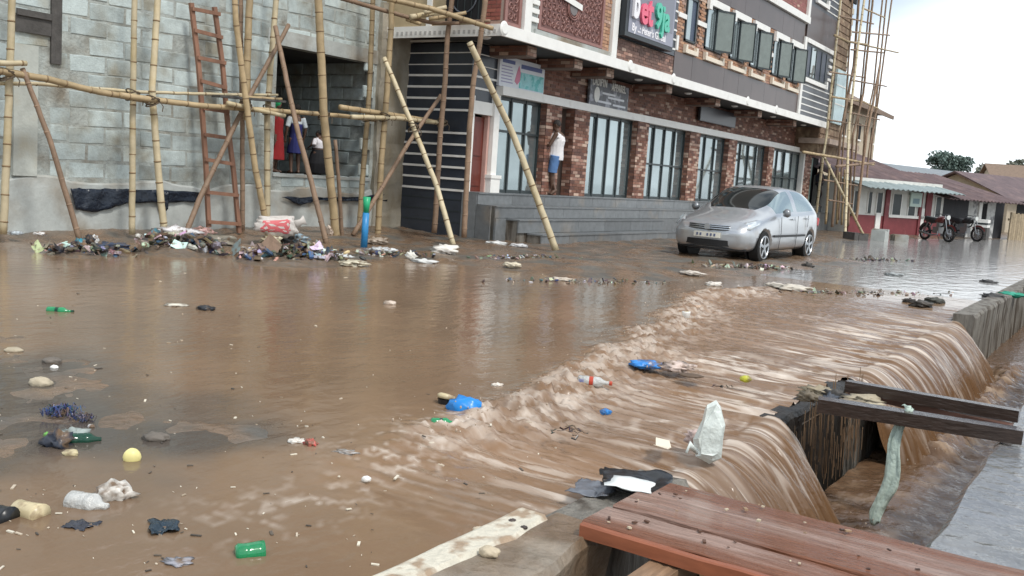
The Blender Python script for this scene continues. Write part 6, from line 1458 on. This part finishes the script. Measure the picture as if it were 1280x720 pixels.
# blue and green pipe
q = P(455,306,z=.07); e = thing('plastic_pipe', 'upright blue plastic pipe with a green top among the scaffold poles', 'pipe', (q.x,q.y,gz1(q.x,q.y)-.02))
zt = P(457,246,Y=q.y).z; zm = P(456,266,Y=q.y).z
MB().tube([(0,0,0),(.01,0,zm)],[.058,.055],14).build('blue_length', M('pipe_blue',(.03,.22,.48),.35,nscale=9,namt=.2), e, local=True, smooth=True); MB().tube([(.01,0,zm+.002),(.012,0,zt)],[.045,.065],14).build('green_top', M('pipe_green',(.02,.36,.16),.35), e, local=True, smooth=True)
# white sack with red print
q = P(345,290,z=.3); sk = thing('printed_sack', 'white woven sack with a red print lying on the rubbish heap', 'sack', P(344,296,z=.15)); b0 = sk.location
bm = bmesh.new(); bmesh.ops.create_icosphere(bm, subdivisions=4, radius=1.); mb = MB(); vs = []
for v in bm.verts:
    n = v.co; q_ = 1+.10*math.sin(n.x*4+1)*math.sin(n.z*5)+.07*math.sin(n.x*9+n.y*8)+.05*math.sin(n.z*13+n.x*6)
    sx = math.copysign(abs(n.x)**.6, n.x)
    vs.append((b0.x+sx*q_*.33*.86+n.y*.10, b0.y-sx*q_*.33*.5+n.y*.14, .33+math.copysign(abs(n.z)**.75, n.z)*q_*.16*(1+.25*n.x)))
cc = [((.56,.12,.13) if (abs(f.calc_center_median().x) < .52 and f.calc_center_median().y < .1 and abs(f.calc_center_median().z+.05) < .55 and math.sin(f.calc_center_median().x*17)*math.sin(f.calc_center_median().z*14) > -.45) else (.55,.51,.47)) for f in bm.faces]
for f, c in zip(bm.faces, cc): pass
fs = [tuple(x.index for x in f.verts) for f in bm.faces]; bm.free()
mb.v = vs; mb.f = fs; mb.c = cc; mb.build('sack_body', M('woven_sack', rough=.6, attr='Col', nscale=9, namt=.1, bscale=12, bstr=.02), sk, smooth=True)
mb = MB(); mb.tube([(b0.x+.27,b0.y-.16,.35),(b0.x+.35,b0.y-.21,.41),(b0.x+.40,b0.y-.24,.44)],[.09,.05,.09],9,ry=[.06,.03,.03]); mb.build('sack_neck', M('sack_white',(.55,.51,.47),.6), sk, smooth=True)
# heaps of mixed rubbish: one mass each
PALR = [(.14,.11,.08),(.1,.08,.06),(.2,.17,.13),(.16,.13,.1),(.3,.26,.2),(.08,.07,.06),(.62,.62,.6),(.5,.5,.5),(.02,.02,.025),(.05,.07,.12),(.3,.3,.3),(.55,.45,.35),(.12,.09,.06),(.7,.7,.72),(.2,.14,.1),(.06,.16,.22),(.35,.32,.25),(.1,.1,.09),(.12,.09,.07),(.05,.06,.1),(.03,.03,.035)]
def heap(label, px0, px1, pyb, hpx, n, seed, pal=PALR, z0=None, big=1.):
    rnd = random.Random(seed); a = P(px0, pyb, z=.03); b = P(px1, pyb, z=.03); dep = ((a+b)/2-Vector((0,0,CAM_H))).dot(c_f); k = dep/F_PX; mb = MB(); Hh = hpx*k
    for i in range(n):
        t = rnd.gauss(.5,.165); t = t if 0 < t < 1 else .5; d = rnd.gauss(.3,.2); p = a.lerp(b, t)+Vector((-.5,1,0)).normalized()*d
        env = max(0, 1-((t-.5)/.55)**2)*max(0,1-((d-.35)/.9)**2); z = (z0 if z0 is not None else 0)+max(0, gz1(p.x,p.y))+rnd.random()*Hh*env
        s_ = rnd.uniform(.018,.085)*big*(1.5 if rnd.random() < .08 else 1); c = rnd.choice(pal); c = tuple(v*rnd.uniform(.7,1.2) for v in c); kind = rnd.random()
        dv = Vector((rnd.gauss(0,1),rnd.gauss(0,1),rnd.gauss(0,.45))).normalized()
        if kind < .3:      # crumpled film: a few folded quads
            q0 = p+Vector((0,0,z-p.z)); u_ = dv.orthogonal().normalized(); pts = [q0+dv*s_*x+u_*s_*y+Vector((0,0,rnd.uniform(-.5,.6)*s_)) for x in (-1,0,1) for y in (-.7,.7)]
            mb.add(pts, [(0,1,3,2),(2,3,5,4)], c)
        elif kind < .75: q0 = Vector((p.x,p.y,z)); mb.bar(q0-dv*s_*.9, q0+dv*s_*.9, s_*.7, s_*.35, col=c)
        else: q0 = Vector((p.x,p.y,z)); mb.tube([q0-dv*s_*1.1,q0-dv*s_*.6,q0+dv*s_*.5,q0+dv*s_*1.0],[s_*.1,s_*.4,s_*.45,s_*.12],6,col=c)
    if hpx > 5:      # muddy core of the heap
        m0 = a.lerp(b,.5)+Vector((-.5,1,0)).normalized()*.35; rx = (b-a).length*.5; vs = []; fs = []; ux = (b-a).normalized(); uy = Vector((-ux.y,ux.x,0))
        for i in range(9):
            for j in range(20):
                r_ = i/8; an = j*2*math.pi/20; p = m0+ux*math.cos(an)*r_*rx+uy*math.sin(an)*r_*.75
                vs.append((p.x,p.y,-.03+max(0,gz1(p.x,p.y))+Hh*.55*(1-r_**2)*rnd.uniform(.6,1.15)))
        for i in range(8):
            for j in range(20): fs.append((i*20+j,(i+1)*20+j,(i+1)*20+(j+1)%20,i*20+(j+1)%20))
        mb.add(vs, fs, (.13,.10,.075))
    return mb.build('rubbish_heap', m_plastic, label=label, cat='rubbish', kind='stuff')
heap('flat heap of wet rubbish round the foot of the brown strut', 86, 168, 318, 14, 120, 1)
heap('heap of white and dark rubbish below the wooden ladder', 190, 305, 316, 26, 200, 2, big=1.15)
heap('large rubbish heap round the feet of the uprights before the opening', 318, 470, 328, 24, 300, 3, big=1.1)
heap('thin litter line between the pipe and the pale strut', 450, 580, 322, 6, 80, 4, big=.7)
heap('scattered litter on the mud before the granite steps', 580, 760, 325, 3, 90, 5, big=.6)
heap('litter line along the edge of the pool before the mud bank', 600, 900, 352, 2, 80, 6, big=.5)
heap('litter washed along the grey wall footing', 10, 190, 292, 3, 90, 7, big=.45)
heap('litter and mud clods under and behind the car', 860, 1040, 336, 3, 130, 8, [(.08,.06,.05),(.3,.25,.2),(.5,.46,.4),(.04,.035,.03)], big=.75)
heap('thin line of debris across the wet road before the scaffold', 1060, 1160, 325, 2, 90, 9, [(.05,.05,.05),(.12,.1,.09),(.3,.3,.3)], big=.7)
heap('litter scattered over the upper edge of the rushing water', 940, 1250, 366, 1.5, 120, 10, [(.06,.06,.05),(.15,.12,.09),(.35,.32,.28)], big=.5)
for (px, py, w, h, c, lab) in ((222,292,46,14,(.66,.64,.64),'white cloth bundle on top of the heap below the ladder'),(253,292,26,12,(.5,.3,.28),'pinkish cloth on the heap below the ladder'),(272,304,44,16,(.20,.18,.14),'grey brown sack on the heap below the ladder'),(212,312,40,14,(.17,.10,.075),'reddish brown bag at the front of the heap below the ladder'),(240,313,22,12,(.02,.02,.022),'black bag at the front of the heap below the ladder'),(262,308,26,6,(.7,.7,.7),'white sandal shaped scrap on the heap below the ladder'),
        (100,308,16,14,(.05,.25,.33),'turquoise bottle end on the flat heap'),(112,303,12,14,(.03,.03,.035),'black bag beside the turquoise bottle end'),(140,309,40,9,(.05,.07,.12),'navy plastic bag spread on the flat heap'),(118,302,10,12,(.65,.66,.66),'white carton on the flat heap'),
        (352,300,26,20,(.03,.032,.035),'black bag below the printed sack'),(338,303,24,12,(.55,.5,.35),'yellowish bundle below the printed sack'),(372,300,26,12,(.25,.33,.38),'pale blue bag beside the black bag on the large heap'),(368,318,36,9,(.66,.66,.64),'long white box lid on the large heap'),(402,316,30,8,(.10,.16,.36),'blue bag at the front of the large heap'),(424,322,30,9,(.58,.6,.6),'pale grey sheet at the front of the large heap'),(413,292,9,16,(.7,.58,.48),'pinkish tub leaning on the stoutest upright'),(440,330,38,7,(.6,.55,.42),'cream bag at the water edge of the large heap'),(470,303,26,10,(.34,.28,.22),'brown lump beside the corner column upright'),(478,313,34,6,(.62,.64,.64),'white film at the foot of the pipe'),(20,292,14,5,(.5,.56,.6),'pale blue scrap at the foot of the pilaster upright'),(50,293,14,5,(.66,.64,.62),'white scrap at the foot of the plastered pilaster')):
    p = P(px, py, z=.05); blob('heap_item', lab, px, py, w, h, c, m_plastic, 'rubbish', z=max(.0, gz1(p.x, p.y))+.02, rough=.34)
# rope lashings where uprights meet rails
m_rope = M('rope', (.10,.075,.05), .9, nscale=20, namt=.3)
for k, (px, py, Y_) in enumerate(((9,94,12.8),(166,119,12.8),(191,127,12.72),(307,134,12.65),(336,138,12.8),(405,144,12.4),(460,147,12.75),(481,147,12.4),(517,160,11.6),(553,154,12.15))):
    p = P(px, py, Y=Y_); e = thing('rope_lashing', 'dark rope tie binding a scaffold upright to the bamboo rails', 'rope', p, group='rope ties at the scaffold crossings')
    for q_ in range(3):
        mb = MB(); mb.tube([(.095*math.cos(a), .10*math.sin(a), (q_-1)*.035+.05*math.cos(a+q_*1.5)) for a in np.linspace(0,2*math.pi,15)], .011, 5); mb.build('rope_turn', m_rope, e, local=True)
    mb = MB(); mb.tube([(.09,-.06,0),(.12,-.09,-.06),(.10,-.1,-.14)],.008,5); mb.build('rope_end', m_rope, e, local=True)
# more members of the far scaffold
for k, (a_, b_, Y_) in enumerate((((1037,90),(1082,97),10.0),((1036,150),(1085,158),10.0),((1050,20),(1092,30),10.0),((1064,100),(1108,108),9.8),((1060,140),(1100,150),9.7),((1066,40),(1112,44),9.8),((1030,225),(1072,232),9.6),((1036,250),(1066,255),9.5))):
    pole([a_, b_], Y_, 2.4, 'thin bamboo cross member tied into the far scaffold', mat=m_bamboo_old, group='cross members of the far scaffold')
for k, pts_ in enumerate((((1064,270),(1073,150),(1088,-10)),((1048,275),(1056,150),(1066,-10)),((1088,200),(1098,100),(1109,-10)))):
    pole(list(pts_), 10.0+.1*k, 2.6, 'thin dark bamboo upright inside the far scaffold', mat=m_bamboo_old, group='inner uprights of the far scaffold')
# fine specks drifting on the flood
mb = MB(); rnd = random.Random(5)
for k in range(260):
    px = rnd.uniform(0,700); py = 330+390*rnd.random()**.8
    if px > 480 and py > 640: continue
    p = P(px,py,z=0)
    if p.y < 2.1: continue
    s_ = (.003+.011*rnd.random()**2.5)*(1+.05*p.length); a = rnd.uniform(0,3.14); c = rnd.choice([(.5,.42,.32),(.6,.55,.45),(.06,.05,.04),(.1,.08,.06),(.35,.28,.2),(.68,.62,.5)])
    d = Vector((math.cos(a),math.sin(a),0))*s_*rnd.uniform(.3,1.6); mb.bar(p-d+Vector((0,0,.002)), p+d+Vector((0,0,.004)), s_*.7, s_*.35, col=c)
mb.build('floating_specks', m_attr, label='fine specks of litter drifting on the brown flood', cat='litter', kind='stuff')

# spray thrown up along the foam ridge and where the curtains land
mb = MB(); rnd = random.Random(9)
for k in range(520):
    if k < 330:
        x = rnd.uniform(3.9,12.2); y = float(ridge_y(np.array([x]))[0])+rnd.gauss(-.12,.16); z = .015+abs(rnd.gauss(0,.035)); r_ = rnd.uniform(.002,.007)
    else:
        x = rnd.choice((rnd.uniform(4.6,6.2),rnd.uniform(7.4,13))); y = 1.22+rnd.gauss(0,.06); z = -.68+abs(rnd.gauss(0,.06)); r_ = rnd.uniform(.002,.006)
    ell(mb, (x,y,z), (r_,r_,r_*rnd.uniform(.8,1.8)), 5, 3)
mb.build('spray_drops', M('spray', (.42,.33,.25), .15), label='drops of muddy spray over the foam ridge', cat='spray', kind='stuff', smooth=True)
